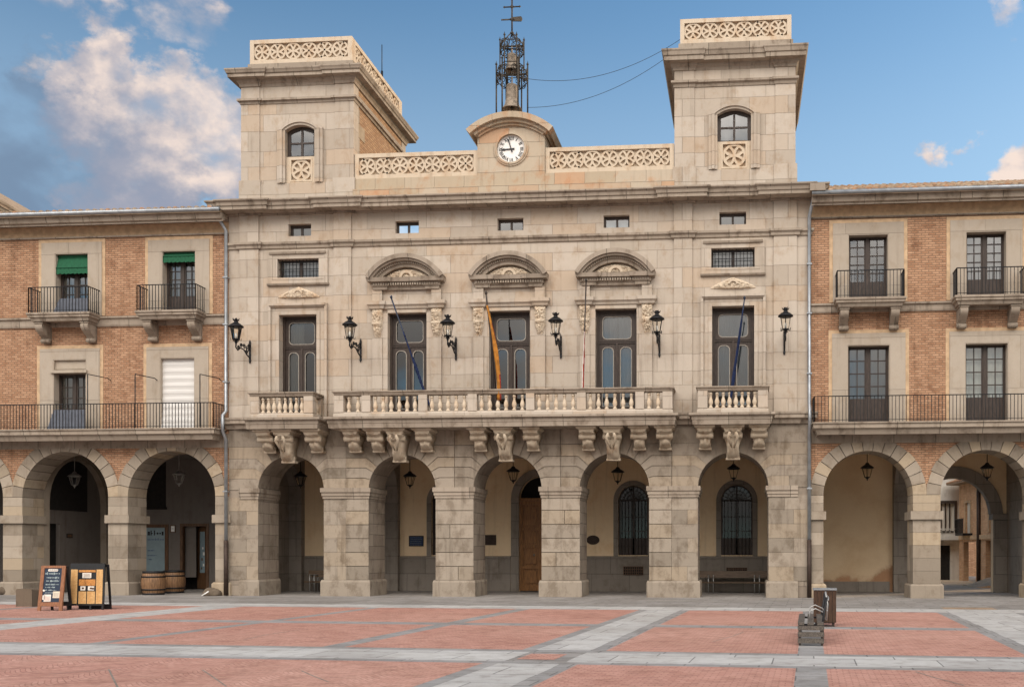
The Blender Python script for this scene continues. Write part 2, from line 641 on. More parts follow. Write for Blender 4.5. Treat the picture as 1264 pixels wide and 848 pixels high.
BLIND = plain('white_blind', (.62, .60, .57), .8, var=.06, scale=3, stretch=(.3, 1, 9))
CURTAIN = plain('grey_curtain', (.55, .55, .55), .9, var=.04, scale=2, stretch=(6, 6, .2))
LINEN = plain('cream_curtain', (.60, .55, .47), .9, var=.04, scale=2, stretch=(6, 6, .2))
SLATE = plain('blue_grey_board', (.15, .165, .20), .7, var=.1)
TILE = masonry('clay_tile', (.22, .155, .105), (.36, .275, .195), (.2, .13, .08), .26, .42, .0, stain=(.4, .36, .3), stain_amt=.75, dirt=.3, island=True,
               warm=(.33, .18, .10))


def glass_mat(name, tint, ior=2.5):
    m, k = material(name)
    fr = k.n('Fresnel', None, IOR=ior)
    tr = k.n('BsdfTransparent')
    k.set(tr.inputs[0], tint)
    gl = k.n('BsdfGlossy', None, Roughness=.015)
    k.set(gl.inputs[0], (1, 1, 1))
    mx = k.n('MixShader')
    k.set(mx.inputs[0], fr.outputs[0])
    k.set(mx.inputs[1], tr.outputs[0])
    k.set(mx.inputs[2], gl.outputs[0])
    o = k.n('OutputMaterial')
    k.set(o.inputs[0], mx.outputs[0])
    return m


GLASS = glass_mat('window_glass', (.72, .78, .80))
DGLASS = glass_mat('dark_glass', (.45, .48, .5), 1.6)
LGLASS = glass_mat('lamp_glass', (.96, .95, .92), 1.18)

# ------------------------------------------------------------------ ground
def paving(name, c1, c2, mortar, bw, bh, ms, rot=0.0, fan=False, stain=(.6, .56, .52), amt=.5, depth=.006, rough=.8):
    m, k = material(name)
    pos = k.n('NewGeometry').outputs['Position']
    mp = k.n('Mapping', None, Vector=pos, Rotation=(0, 0, rot))
    vec = mp.outputs[0]
    if fan:
        sp = k.n('SeparateXYZ', None, Vector=vec)
        wob = k.m('ABSOLUTE', k.m('SINE', k.m('MULTIPLY', sp.outputs[0], PI / 1.3)))
        wob = k.m('ADD', wob, k.m('MULTIPLY', k.noise(pos, 1.2, 2, .5), .5))
        vv = k.m('ADD', sp.outputs[1], k.m('MULTIPLY', wob, .5))
        vec = k.n('CombineXYZ', None, X=sp.outputs[0], Y=vv).outputs[0]
    br = k.n('TexBrick', dict(offset=.5), Scale=1.0, Mortar_Size=ms, Mortar_Smooth=.3, Bias=0.0, Brick_Width=bw,
             Row_Height=bh, Color1=c1, Color2=c2, Mortar=mortar)
    k.set(br.inputs['Vector'], vec)
    n1 = k.noise(pos, .55, 7, .62, .5)
    n2 = k.noise(pos, 3.1, 6, .65)
    n3 = k.noise(pos, 40, 3, .6)
    col = k.mix(k.m('MULTIPLY', k.ramp(n1, .42, .66), amt), br.outputs[0], k.mix(1.0, br.outputs[0], stain, 'MULTIPLY'))
    col = k.mix(k.m('MULTIPLY', k.ramp(n2, .46, .68), .6), col, k.mix(1.0, col, (.60, .56, .53), 'MULTIPLY'))
    if fan:
        n5 = k.noise(pos, .16, 2, .5)
        col = k.mix(k.ramp(n5, .35, .65), col, k.mix(1.0, col, (1.06, 1.12, 1.12), 'MULTIPLY'))
    gv = k.m('ADD', .8, k.m('MULTIPLY', n3, .4))
    col = k.mix(1.0, col, k.n('CombineColor', None, Red=gv, Green=gv, Blue=gv).outputs[0], 'MULTIPLY')
    b = k.m('ADD', k.m('MULTIPLY', br.outputs['Fac'], -1.0), k.m('MULTIPLY', n3, .35))
    finish(k, col, rough, b, bdist=depth, spec=.3)
    return m


# the plaza grid is turned a little from the facade
ph = math.atan((1000 - UC) / F)
ed = Vector((FW[0] * math.cos(ph) + RT[0] * math.sin(ph), FW[1] * math.cos(ph) + RT[1] * math.sin(ph), 0))
es = Vector((ed.y, -ed.x, 0))
PO = Vector((CX, -DIST, 0))
prot = math.atan2(es.y, es.x)


def PS(u, v):
    return (G(u, v) - PO).dot(es)


def PD(u, v):
    return (G(u, v) - PO).dot(ed)


FLAG = paving('grey_flagstone', (.23, .215, .20), (.295, .275, .255), (.15, .14, .13), .95, .6, .012, -prot)
RED = paving('red_cobble', (.43, .215, .165), (.50, .275, .215), (.35, .175, .13), .17, .10, .010, -prot, fan=True, amt=.5,
             stain=(.74, .68, .64), depth=.006)
PALE = paving('pale_granite', (.40, .385, .365), (.47, .455, .43), (.20, .19, .18), 1.25, .9, .012, -prot, amt=.4)
KERBG = paving('grey_granite', (.25, .24, .23), (.31, .295, .28), (.14, .135, .13), 1.1, .5, .012, -prot, amt=.4)
TANP = paving('tan_cobble', (.36, .25, .16), (.42, .30, .20), (.2, .15, .1), .22, .14, .012, -prot)

g = MB()
g.add([(-900, -900, 0), (900, -900, 0), (900, 900, 0), (-900, 900, 0)], [(0, 1, 2, 3)])
g.build('ground', FLAG, kind='structure', keep=True)

d0, d1 = PD(1000, 754.5), PD(1000, 751.2)
dm0, dm1 = PD(1000, 776), PD(1000, 773)
b0, b1, b2, b3 = PD(1000, 825), PD(1000, 822), PD(1000, 809.5), PD(1000, 807)
s_a1, s_a0 = PS(0, 777.5), PS(0, 770.5)
s_b0, s_b1 = PS(60, 800), PS(84, 800)
s_c0, s_c1 = PS(372, 803), PS(402, 803)
s_d0, s_d1, s_d2, s_d3 = PS(632, 806), PS(650, 806), PS(722, 806), PS(742, 806)
s_e0, s_e1 = PS(985.5, 800), PS(1016.5, 800)
s_f0, s_f1 = PS(1166, 760.5), PS(1182, 760.5)
s_g0, s_g1 = s_f1 + 1.75, s_f1 + 2.1
red, pale, grey, tan = MB(), MB(), MB(), MB()


def sheet(mb, sa, sb, da, db, z=.004):
    p = [PO + es * s_ + ed * d_ for s_, d_ in ((sa, da), (sb, da), (sb, db), (sa, db))]
    mb.add([(q.x, q.y, z) for q in p], [(0, 1, 2, 3)])


cols = [(s_a0 - 14, s_a0 - 5.0), (s_a0 - 4.6, s_a0), (s_a1, s_b0), (s_b1, s_c0), (s_c1, s_d0), (s_d3, s_e0), (s_e1, s_f0)]
for a, b in cols:
    sheet(red, a, b, dm1, d0)
    sheet(red, a, b, b3, dm0)
cols2 = [(s_a0 - 14, s_d0), (s_d3, s_e0), (s_e1, s_f0), (s_g1, s_g1 + 5)]
for a, b in cols2:
    sheet(red, a, b, b0 - 9, b0)
    sheet(red, a, b, b0 - 20, b0 - 10)
sheet(red, s_d1 + .1, s_d2 - .25, b1 + .3, b2 - .3)
lo, hi = s_a0 - 16, s_f0 + 9
sheet(pale, lo, s_d1, b1, b2)
sheet(pale, s_d2, s_f0, b1, b2)
sheet(pale, lo, hi, d0 + .06, d1 + .35)
sheet(pale, s_a0, s_a1, b3, d0)
sheet(pale, s_d1, s_d2, b3 + .02, d0)
sheet(pale, s_d1, s_d2, b0 - 9, b0)
sheet(pale, s_f1, s_g0, b0 - 9, d0)
for a, b in ((s_a0, s_a1),):
    sheet(grey, a, b, b2 + .01, b3 - .01)
for a, b in ((s_b0, s_b1), (s_c0, s_c1), (s_d0, s_d1), (s_d2, s_d3), (s_e0, s_e1), (s_f0, s_f1), (s_g0, s_g1)):
    sheet(grey, a, b, b3, d0)
for a, b in ((s_d0, s_d1), (s_d2, s_d3), (s_e0, s_e1), (s_f0, s_f1), (s_g0, s_g1)):
    sheet(grey, a, b, b0 - 9, b0)
for a, b in cols:
    sheet(grey, a, b, dm0, dm1)
sheet(grey, lo, s_f0, b2, b3)
sheet(grey, lo, s_f0, b0, b1)
sheet(tan, s_g1, s_g1 + 5, dm1, d0)
sheet(tan, s_g1, s_g1 + 5, b3, dm0)
sheet(tan, s_f1 + .1, s_f1 + 1.6, d1 + .4, d1 + 1.4)
crk = MB()
for pts in (((134, 826), (139, 836), (146, 850)), ((250, 827), (262, 835), (279, 847)), ((372, 828), (388, 835), (406, 842)), ((1130, 829), (1152, 836), (1190, 846)),
            ((60, 832), (100, 829), (150, 826.5)), ((300, 790), (330, 783), (372, 777)), ((880, 792), (905, 785), (918, 780))):
    q = [G(*p_) for p_ in pts]
    for p_, r_ in zip(q, q[1:]):
        t_ = (r_ - p_).normalized()
        nn_ = Vector((-t_.y, t_.x, 0)) * .012
        crk.add([(v_.x, v_.y, .0075) for v_ in (p_ - nn_, r_ - nn_, r_ + nn_, p_ + nn_)], [(0, 1, 2, 3)])
crk.build('paving_cracks', DADO, kind='structure', keep=True)
red.build('red_paving', RED, kind='structure', keep=True)
pale.build('pale_paving', PALE, kind='structure', keep=True)
grey.build('grey_paving', KERBG, kind='structure', keep=True)
tan.build('tan_paving', TANP, kind='structure', keep=True)

# ------------------------------------------------------------------ the town hall
TH_ = thing('town_hall', 'pale stone arcaded town hall with two square towers and a clock gable', 'town hall')
ARCH = [(318, 400), (455, 538), (584, 669), (716, 801), (862, 948)]
AX = [((U(a) + U(b)) / 2, (U(b) - U(a)) / 2) for a, b in ARCH]
RM = sum(r for _, r in AX) / 5
AX = [(x, RM) for x, _ in AX]
ZS = V(603, 626)                      # springing
ZF = V(520, 640)                      # first floor
BL, BR_ = U(282.5), U(1000.5)
MIDL, MIDR = U(427), U(829)
PD_ = 1.75                            # pier depth
YB = 5.0                              # back wall of the arcade
ZT = ZF - .02

core = MB()
p = [(BL, 0)]
for x, r in AX:
    p += [(x - r, 0)] + arc(x, ZS, r, PI, 0, 24) + [(x + r, 0)]
p += [(BR_, 0), (BR_, ZF), (BL, ZF)]
core.prism(p, .032, PD_)
blocks = MB()
JT = [(0, 0), (16.5, .43), (30, .82), (41, 1.2), (56, 1.65)]


def side_poly(x, r, sgn, k, gap, mid):
    """voussoir course k of one side of an arch, running level to the line mid"""
    (a0, h0), (a1, h1) = JT[k], JT[k + 1]
    e = gap / 2
    a0, a1 = R(a0) + (e / 1.4 if k else 0), R(a1) - e / 1.4
    z0, z1 = ZS + h0 + e, ZS + h1 - e
    pts = [(x + sgn * r * math.cos(a), ZS + r * math.sin(a)) for a in [a1 + (a0 - a1) * i / 5 for i in range(6)]]
    if k:
        d = (z0 - ZS) / math.sin(a0)
        pts.append((x + sgn * d * math.cos(a0), z0))
    else:
        pts[-1] = (x + sgn * r, z0)
    d = (z1 - ZS) / math.sin(a1)
    return pts, (x + sgn * d * math.cos(a1), z1), z0, z1


def ashlar_side(x, r, sgn, bound, gap, depth):
    for k in range(4):
        pts, top, z0, z1 = side_poly(x, r, sgn, k, gap, bound)
        bb = bound - sgn * gap / 2
        cut = None
        if k % 2 == 0 and abs(bb - pts[-1][0]) > 1.3:
            cut = pts[-1][0] + sgn * .75
        if cut:
            blocks.prism(pts + [(cut - sgn * gap / 2, z0), (cut - sgn * gap / 2, z1), top], depth, .0295)
            blocks.box(min(cut + sgn * gap / 2, bb), max(cut + sgn * gap / 2, bb), depth, .0295, z0, z1)
        else:
            blocks.prism(pts + [(bb, z0), (bb, z1), top], depth, .0295)
    # the course above, up to the balcony slab, and the wedges by the keystone
    e = gap / 2
    z0 = ZS + JT[4][1] + e
    a0, a1 = R(56) + e / 1.4, R(69) - e / 1.4
    pts = [(x + sgn * r * math.cos(a), ZS + r * math.sin(a)) for a in [a1 + (a0 - a1) * i / 4 for i in range(5)]]
    d = (z0 - ZS) / math.sin(a0)
    dt = (ZT - ZS) / math.sin(a1)
    bb = bound - sgn * e
    q = [(x + sgn * dt * math.cos(a1), ZT)] + pts + [(x + sgn * d * math.cos(a0), z0)]
    blocks.prism(q + [(bb, z0), (bb, ZT)], depth, .0295)
    a0, a1 = R(69) + e / 1.4, R(83) - e / 1.4
    pts = [(x + sgn * r * math.cos(a), ZS + r * math.sin(a)) for a in [a1 + (a0 - a1) * i / 4 for i in range(5)]]
    dt, d0_ = (ZT - ZS) / math.sin(a1), (ZT - ZS) / math.sin(a0)
    blocks.prism([(x + sgn * dt * math.cos(a1), ZT)] + pts + [(x + sgn * d0_ * math.cos(a0), ZT)], depth, .0295)


bounds = [(BL, MIDL), (MIDL, (AX[1][0] + AX[2][0]) / 2), ((AX[1][0] + AX[2][0]) / 2, (AX[2][0] + AX[3][0]) / 2),
          ((AX[2][0] + AX[3][0]) / 2, MIDR), (MIDR, BR_)]
for i, (x, r) in enumerate(AX):
    gp = .024 if 0 < i < 4 else .010
    dp = -.012 if 0 < i < 4 else .006
    ashlar_side(x, r, -1, bounds[i][0], gp, dp)
    ashlar_side(x, r, 1, bounds[i][1], gp, dp)
    a = R(83)
    dt = (ZT - ZS) / math.sin(a)
    blocks.prism([(x - dt * math.cos(a), ZT)] + arc(x, ZS, r, PI - a, a, 3) + [(x + dt * math.cos(a), ZT)], -.03, .0295)

# pier courses below the impost
ZB, ZI = V(716, 626), V(612.5, 626)
piers = [(BL, AX[0][0] - RM, 0), (AX[0][0] + RM, MIDL, 0), (MIDL, AX[1][0] - RM, 1), (AX[1][0] + RM, AX[2][0] - RM, 1),
         (AX[2][0] + RM, AX[3][0] - RM, 1), (AX[3][0] + RM, MIDR, 1), (MIDR, AX[4][0] - RM, 0), (AX[4][0] + RM, BR_, 0)]
n = 6
hh = (ZI - ZB) / n
for x0, x1, rust in piers:
    gp = .026 if rust else .009
    dp = -.012 if rust else .006
    for i in range(n):
        z0, z1 = ZB + hh * i + gp / 2, ZB + hh * (i + 1) - gp / 2
        xa, xb = x0 + (.004 if x0 in (MIDL, MIDR) else 0), x1 - (.004 if x1 in (MIDL, MIDR) else 0)
        if (x1 - x0 > 1.0 and (i + int(x0 * 3)) % 3 == 1) or (not rust and i % 2 == 0):
            xm = xa + (xb - xa) * (.38 if i % 2 else .6)
            blocks.box(xa, xm - gp / 2, dp, .0295, z0, z1)
            blocks.box(xm + gp / 2, xb, dp, .0295, z0, z1)
        else:
            blocks.box(xa, xb, dp, .0295, z0, z1)
core.build('arcade_wall', JAMB, TH_)
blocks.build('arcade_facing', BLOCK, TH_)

iz = V(601, 626)
iprof = [(0, ZI - .06), (.03, ZI - .06), (.03, ZI + .02), (.06, ZI + .05), (.06, ZI + .14), (.10, ZI + .19), (.10, iz), (0, iz)]
bprof = [(0, 0), (.09, 0), (.09, ZB - .08), (.06, ZB), (0, ZB)]
ends = [(BL, None), (AX[0][0] + RM, AX[1][0] - RM), (AX[1][0] + RM, AX[2][0] - RM), (AX[2][0] + RM, AX[3][0] - RM),
        (AX[3][0] + RM, AX[4][0] - RM)]
paths = [[(U(296), .0), (AX[0][0] - RM, .0), (AX[0][0] - RM, PD_ - .02)]]
for i in range(4):
    a, b = AX[i][0] + RM, AX[i + 1][0] - RM
    paths.append([(a, PD_ - .02), (a, -.013), (b, -.013), (b, PD_ - .02)])
paths.append([(AX[4][0] + RM, PD_ - .02), (AX[4][0] + RM, 0), (U(985), 0)])
for q in paths:
    imp, base = MB(), MB()
    imp.sweep(q, iprof)
    base.sweep(q, bprof)
    imp.build('impost', CORN, TH_)
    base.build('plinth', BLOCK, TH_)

# inside the arcade
ins = MB()
CZ = 6.15
ins.prism(rect(BL, BR_, 0, CZ), YB, YB + .3, mat=0, holes=[])
ins2 = MB()


def back_opening(c, w, z0, z1):
    return [(c - w, z0), (c + w, z0)] + arc(c, z1 - w, w, 0, PI, 14)


bw4, bw5 = U(781.5, YB), U(909.5, YB)
bw2 = U(549, YB)
wins = [(bw2, .58, V(685, 780, YB), V(600, 780, YB)), (bw4, .63, V(685, 780, YB), V(599, 780, YB)), (bw5, .66, V(685, 905, YB), V(598, 905, YB))]
dcx = U(668, YB)
holes = [back_opening(*w) for w in wins]
ins = MB()
dw = .95
dz1 = V(588, 640, YB)
door_poly = [(dcx - dw, 0.02)] + arc(dcx, dz1 - dw, dw, PI, 0, 16) + [(dcx + dw, 0.02)]
outer = [(BL, 0), (dcx - dw, 0)] + arc(dcx, dz1 - dw, dw, PI, 0, 16) + [(dcx + dw, 0), (BR_, 0), (BR_, CZ), (BL, CZ)]
ins.prism(outer, YB, YB + .32, holes)
ins.build('back_wall', PLASTER, TH_)
dado = MB()
dz = V(686, 700, YB)
dado_segs = [(BL, dcx - dw - .36), (dcx + dw + .36, BR_)]
for a, b in dado_segs:
    dado.sweep([(a, YB), (b, YB)], [(0, 0), (.07, 0), (.07, .5), (.05, .52), (.05, dz - .12), (.09, dz - .10), (.09, dz - .02), (0, dz)])
for c, w, z0, z1 in wins:
    dado.prism([(c - w - .2, dz + .003)] + arc(c, z1 - w, w + .2, PI, 0, 16) + [(c + w + .2, dz + .003), (c + w, dz + .003)] +
               arc(c, z1 - w, w, 0, PI, 16) + [(c - w, dz + .003)], YB - .05, YB + .01)
dado.prism([(dcx - dw - .33, 0)] + arc(dcx, dz1 - dw, dw + .33, PI, 0, 16) + [(dcx + dw + .33, 0), (dcx + dw, 0)] +
           arc(dcx, dz1 - dw, dw, 0, PI, 16) + [(dcx - dw, 0)], YB - .11, YB + .01)
dado.build('dado', DADO, TH_)
for xc in (MIDL, MIDR):
    tr = MB()
    yc, rr = (PD_ + YB) / 2, (YB - PD_) / 2 - .32
    q = [(PD_, 0), (PD_ + .32, 0)] + arc(yc, ZS + .1, rr, PI, 0, 16) + [(YB - .32, 0), (YB, 0), (YB, CZ), (PD_, CZ)]
    tr.prism(q, xc - .4, xc + .4, plane='yz')
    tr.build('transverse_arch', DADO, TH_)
for xs, xe in ((BL, BL + .5), (BR_ - .5, BR_)):
    tr = MB()
    tr.prism(rect(PD_, YB, 0, CZ), xs, (xs + xe) / 2, plane='yz')
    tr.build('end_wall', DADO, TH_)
tr = MB()
yc, rr = (PD_ + YB) / 2, (YB - PD_) / 2 - .34
q = [(PD_, 0), (PD_ + .34, 0)] + arc(yc, ZS + .1, rr, PI, 0, 16) + [(YB - .34, 0), (YB, 0), (YB, CZ), (PD_, CZ)]
tr.prism(q, BL + .252, BL + .8, plane='yz')
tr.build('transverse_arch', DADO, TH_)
ce = MB()
ce.box(BL, BR_, PD_, YB + .3, CZ, CZ + .1)
ce.build('arcade_ceiling', PLASTER, TH_)

# grilled windows and door at the back of the arcade
for c, w, z0, z1 in wins:
    f = MB()
    f.prism(back_opening(c, w, z0, z1), YB + .16, YB + .22, [back_opening(c, w - .07, z0 + .07, z1 - .07)])
    f.box(c - .035, c + .035, YB + .15, YB + .21, z0, z1 - .05)
    f.box(c - w, c + w, YB + .15, YB + .21, z1 - w - .03, z1 - w + .05)
    f.box(c - w, c + w, YB + .15, YB + .21, z0 + .02, z0 + .72)
    for i in range(1, 9):
        x = c - w + 2 * w * i / 9
        f.tube([(x, YB + .06, z0), (x, YB + .06, z1 - w)], .011, 5)
    for zz in (z0 + .4, z0 + 1.0, z0 + 1.6, z1 - w):
        f.box(c - w, c + w, YB + .05, YB + .08, zz, zz + .025)
    for a in range(0, 181, 18):
        ca, sa = math.cos(R(a)), math.sin(R(a))
        f.tube([(c + .12 * ca, YB + .06, z1 - w + .12 * sa), (c + (w - .02) * ca, YB + .06, z1 - w + (w - .02) * sa)], .01, 4)
    for q in (.12, .28, .42):
        f.ring(c, z1 - w, q - .012, q + .012, 0, PI, YB + .05, YB + .07, 14)
    fo = f.build('grilled_window', WOOD if c != bw5 else WOOD, TH_)
    gp_ = MB()
    pa_ = [(c - w + .01, z0 + .7), (c + w - .01, z0 + .7)] + arc(c, z1 - w, w - .01, 0, PI, 14)
    gp_.add([(x, YB + .187, z) for x, z in pa_], [tuple(range(len(pa_)))])
    gp_.build('pane', DGLASS, fo)
dr = MB()
dt_ = V(618, 640, YB)
for sx in (-1, 1):
    xa, xb = sorted((dcx + sx * .005, dcx + sx * (dw - .01)))
    pan = [rect(xa + .12, xb - .12, a, b) for a, b in ((.25, .95), (1.08, 1.85), (1.98, 2.6), (2.72, dt_ - .16))]
    dr.prism(rect(xa, xb, .03, dt_), YB + .12, YB + .20, pan)
    for q in pan:
        x0, z0, x1, z1 = q[0][0], q[0][1], q[2][0], q[2][1]
        dr.box(x0, x1, YB + .185, YB + .198, z0, z1)
        dr.box(x0 + .10, x1 - .10, YB + .13, YB + .19, z0 + .10, z1 - .10)
dr.box(dcx - dw + .01, dcx + dw - .01, YB + .10, YB + .2, dt_ + .005, dt_ + .12)
dro = dr.build('oak_door', OAK, TH_)
kn = MB()
kn.lathe([(.0, -.01), (.05, 0), (.055, .03), (.02, .05)], (0, 0, 0), 10)
kn.v = [(dcx - .33 + x, YB + .145 - z, 1.55 + y) for x, y, z in kn.v]
kn.build('door_knob', BRONZE, dro)
ins = MB()
ins.box(BL, BR_, YB + .6, YB + .7, 0, CZ)
ins.build('dark_interior', DARK, TH_)

vents = []
for u0, u1, v0, v1 in ((770, 794, 699, 709), (897, 922, 700.5, 706.5)):
    f = MB()
    x0, x1, z0, z1 = U(u0, YB), U(u1, YB), V(v1, u0, YB), V(v0, u0, YB)
    f.box(x0, x1, YB - .085, YB - .045, z0, z1, 1)
    n = 9
    for i in range(n + 1):
        x = x0 + (x1 - x0) * i / n
        f.box(x - .012, x + .012, YB - .105, YB - .08, z0, z1)
    for i in range(4):
        z = z0 + (z1 - z0) * i / 3
        f.box(x0 - .01, x1 + .01, YB - .10, YB - .082, z - .012, z + .012)
    f.build('vent_grille', [SHOPW, DARK], TH_)

# upper wall with its windows
ZC = V(258, 640)                       # underside of the main cornice
ZW0 = ZF + .12
main = [(346, 392, 389.5), (479, 527, 387), (604, 654.5, 384.5), (735, 786, 382), (879, 931, 378.5)]
zmt = sum(V(v, u) for u, _, v in main) / 5
main = [(U(a), U(b)) for a, b, _ in main]
tiny = [(356, 384, 279, 293), (488, 517, 273.5, 288), (614, 646, 268.5, 284), (745, 777, 265, 281), (888, 921, 262.5, 278.5)]
tz0 = sum(V(t[3], t[0]) for t in tiny) / 5
tz1 = sum(V(t[2], t[0]) for t in tiny) / 5
tiny = [(U(t[0]), U(t[1])) for t in tiny]
gril = [(343, 394, 320, 343), (878, 931.5, 306.5, 330.5)]
gz0 = (V(343, 368) + V(330.5, 904)) / 2
gz1 = (V(320, 368) + V(306.5, 904)) / 2
gril = [(U(t[0]), U(t[1])) for t in gril]
up = MB()
holes = [rect(a, b, ZW0, zmt) for a, b in main] + [rect(a, b, tz0, tz1) for a, b in tiny] + [rect(a, b, gz0, gz1) for a, b in gril]
up.prism(rect(BL, BR_, ZF, ZC + .3), .0, .5, holes)
up.build('upper_wall', STONE, TH_)
PIL = [(U(296.5), U(320)), (U(412.5), U(434)), (U(832), U(854.5)), (U(955), U(983.5))]
for a, b in PIL:
    pil = MB()
    pil.box(a, b, -.07, .002, ZF + .22, ZC + .01)
    pil.build('pilaster', STONE, TH_)
rm = MB()
rm.box(BL, BR_, .95, 1.0, ZF, ZC)
rm.box(BL, BR_, .5, .96, ZF - .02, ZF + .1)
rm.box(BL, BR_, .5, 8, ZC + .2, ZC + .3)
rm.box(BL, BL + .3, .52, 8, ZF, ZC + .2)
rm.box(BR_ - .3, BR_, .52, 8, ZF, ZC + .2)
rm.box(BL, BR_, 7.7, 8, 0, ZC + .2)
rm.build('room_shell', DARK, TH_)


def ressaut(y, extra, ends_=True):
    """plan path of a cornice that breaks forward over the pilasters"""
    q = [(BL, .5), (BL, y)]
    for a, b in PIL:
        a -= .05
        b += .05
        q += [(a, y), (a, y - extra), (b, y - extra), (b, y)]
    q += [(BR_, y), (BR_, .5)]
    return q


sc = MB()
z0, z1 = V(300.5, 640), V(292, 640)
sc.sweep(ressaut(0, .07), [(0, z0), (.05, z0 + .03), (.06, z0 + .12), (.12, z1 - .08), (.12, z1), (0, z1 + .03)])
sc.build('string_course', CORN, TH_)
mc = MB()
zt = V(236, 640, -.65)
zs_ = zt - .36
mc.sweep(ressaut(0, .09), [(0, ZC), (.06, ZC), (.08, ZC + .09), (.16, ZC + .14), (.20, zs_ - .04), (.52, zs_), (.52, zs_ + .12), (.56, zs_ + .14),
                           (.58, zs_ + .25), (.65, zt - .05), (.65, zt), (0, zt + .06)])
mc.build('main_cornice', CORN, TH_)
fs = MB()
z0, z1 = V(525.5, 640), V(517.5, 640)
fs.sweep(ressaut(0, .07), [(0, ZF - .19), (.06, ZF - .19), (.10, ZF - .06), (.22, ZF + .0), (.22, ZF + .10), (.26, ZF + .15), (.26, ZF + .22), (0, ZF + .26)])
fs.build('floor_string_course', CORN, TH_)


# ---- windows
def hall_window(i, x0, x1):
    f = MB()
    y0, y1 = .27, .36
    z0, z1 = ZW0, zmt
    h = z1 - z0
    w = x1 - x0
    a = .09
    zt_ = z1 - .285 * h
    zb = z0 + .42
    mid = (x0 + x1) / 2
    hs = [rrect(x0 + a + .13, x1 - a - .13, zt_ + .07, z1 - a - .13, .16),
          rrect(x0 + a + .12, mid - .12, zb, zt_ - .22, .17, .03), rrect(mid + .12, x1 - a - .12, zb, zt_ - .22, .17, .03)]
    f.prism(rect(x0 - .02, x1 + .02, z0, z1 + .02), y0, y1, hs)
    f.prism(rect(x0, x1, z0, z1), y0 - .05, y0 + .001, [rect(x0 + a, x1 - a, z0 + .01, z1 - a)])
    f.box(x0 + a, x1 - a, y0 - .03, y0 + .001, zt_ - .10, zt_ - .05)
    f.box(x0 + a, x1 - a, y0 - .025, y0 + .001, zt_ - .03, zt_ + .0)
    f.box(mid - .035, mid + .035, y0 - .03, y0 + .001, z0, zt_ - .1)
    for q in hs:                                                # pale bead round each pane
        xs, zs = [p[0] for p in q], [p[1] for p in q]
        cx, cz = (min(xs) + max(xs)) / 2, (min(zs) + max(zs)) / 2
        inn = [(cx + (px - cx) * (1 - .05 / (max(xs) - min(xs))), cz + (pz - cz) * (1 - .05 / (max(zs) - min(zs)))) for px, pz in q]
        f.prism(q, y0 - .006, y0 + .02, [inn], 1)
    fo = f.build('window', [WOOD, BEAD], TH_)
    g_ = MB()
    g_.add([(x0, .317, z0), (x1, .317, z0), (x1, .317, z1), (x0, .317, z1)], [(0, 1, 2, 3)])
    g_.build('pane', GLASS, fo)
    c = MB()
    spans = {0: [(.0, .5)], 1: [], 2: [(0, .16), (.84, 1)], 3: [(0, .5), (.52, 1)], 4: [(.0, 1.0)]}[i]
    for a_, b_ in spans:
        n = int(40 * (b_ - a_)) + 4
        vs = []
        for k in range(n + 1):
            x = x0 + w * (a_ + (b_ - a_) * k / n)
            y = .47 + .03 * math.sin(k * 1.9) + .012 * math.sin(k * .7 + i)
            vs += [(x, y, z0), (x, y, z1)]
        c.add(vs, [(2 * k, 2 * k + 2, 2 * k + 3, 2 * k + 1) for k in range(n)], 0, True)
    if spans:
        c.build('curtain', LINEN if i in (0,) else CURTAIN, fo, keep=True)


BEAD = plain('pale_bead', (.30, .27, .23), .5, var=.1)
for i, (a, b) in enumerate(main):
    hall_window(i, a, b)
for a, b in tiny:
    f = MB()
    f.prism(rect(a, b, tz0, tz1), .20, .27, [rect(a + .07, (a + b) / 2 - .04, tz0 + .05, tz1 - .10), rect((a + b) / 2 + .04, b - .07, tz0 + .05, tz1 - .10)])
    fo = f.build('small_window', WOOD, TH_)
    g_ = MB()
    g_.add([(a, .237, tz0), (b, .237, tz0), (b, .237, tz1), (a, .237, tz1)], [(0, 1, 2, 3)])
    g_.build('pane', GLASS, fo)
    if rnd.random() < .75:
        c = MB()
        c.box(a, b, .36, .37, tz0, tz1)
        c.build('curtain', CURTAIN, fo)
fr = MB()
for a, b in gril:
    f = MB()
    f.prism(rect(a, b, gz0, gz1), .22, .29, [rect(a + .07, (a + b) / 2 - .06, gz0 + .06, gz1 - .06), rect((a + b) / 2 + .06, b - .07, gz0 + .06, gz1 - .06)])
    for i in range(1, 12):
        x = a + (b - a) * i / 12
        f.tube([(x, .10, gz0), (x, .10, gz1)], .012, 5, 1)
    for zz in (gz0 + .1, (gz0 + gz1) / 2, gz1 - .1):
        f.box(a, b, .09, .11, zz - .01, zz + .01, 1)
    fo = f.build('barred_window', [WOOD, IRON], TH_)
    g_ = MB()
    g_.add([(a, .257, gz0), (b, .257, gz0), (b, .257, gz1), (a, .257, gz1)], [(0, 1, 2, 3)])
    g_.build('pane', GLASS, fo)
    c = MB()
    n = 36
    vs = []
    for k in range(n + 1):
        x = a + (b - a) * k / n
        y = .42 + .03 * math.sin(k * 1.7)
        vs += [(x, y, gz0), (x, y, gz1)]
    c.add(vs, [(2 * k, 2 * k + 2, 2 * k + 3, 2 * k + 1) for k in range(n)], 0, True)
    c.build('curtain', CURTAIN, fo, keep=True)

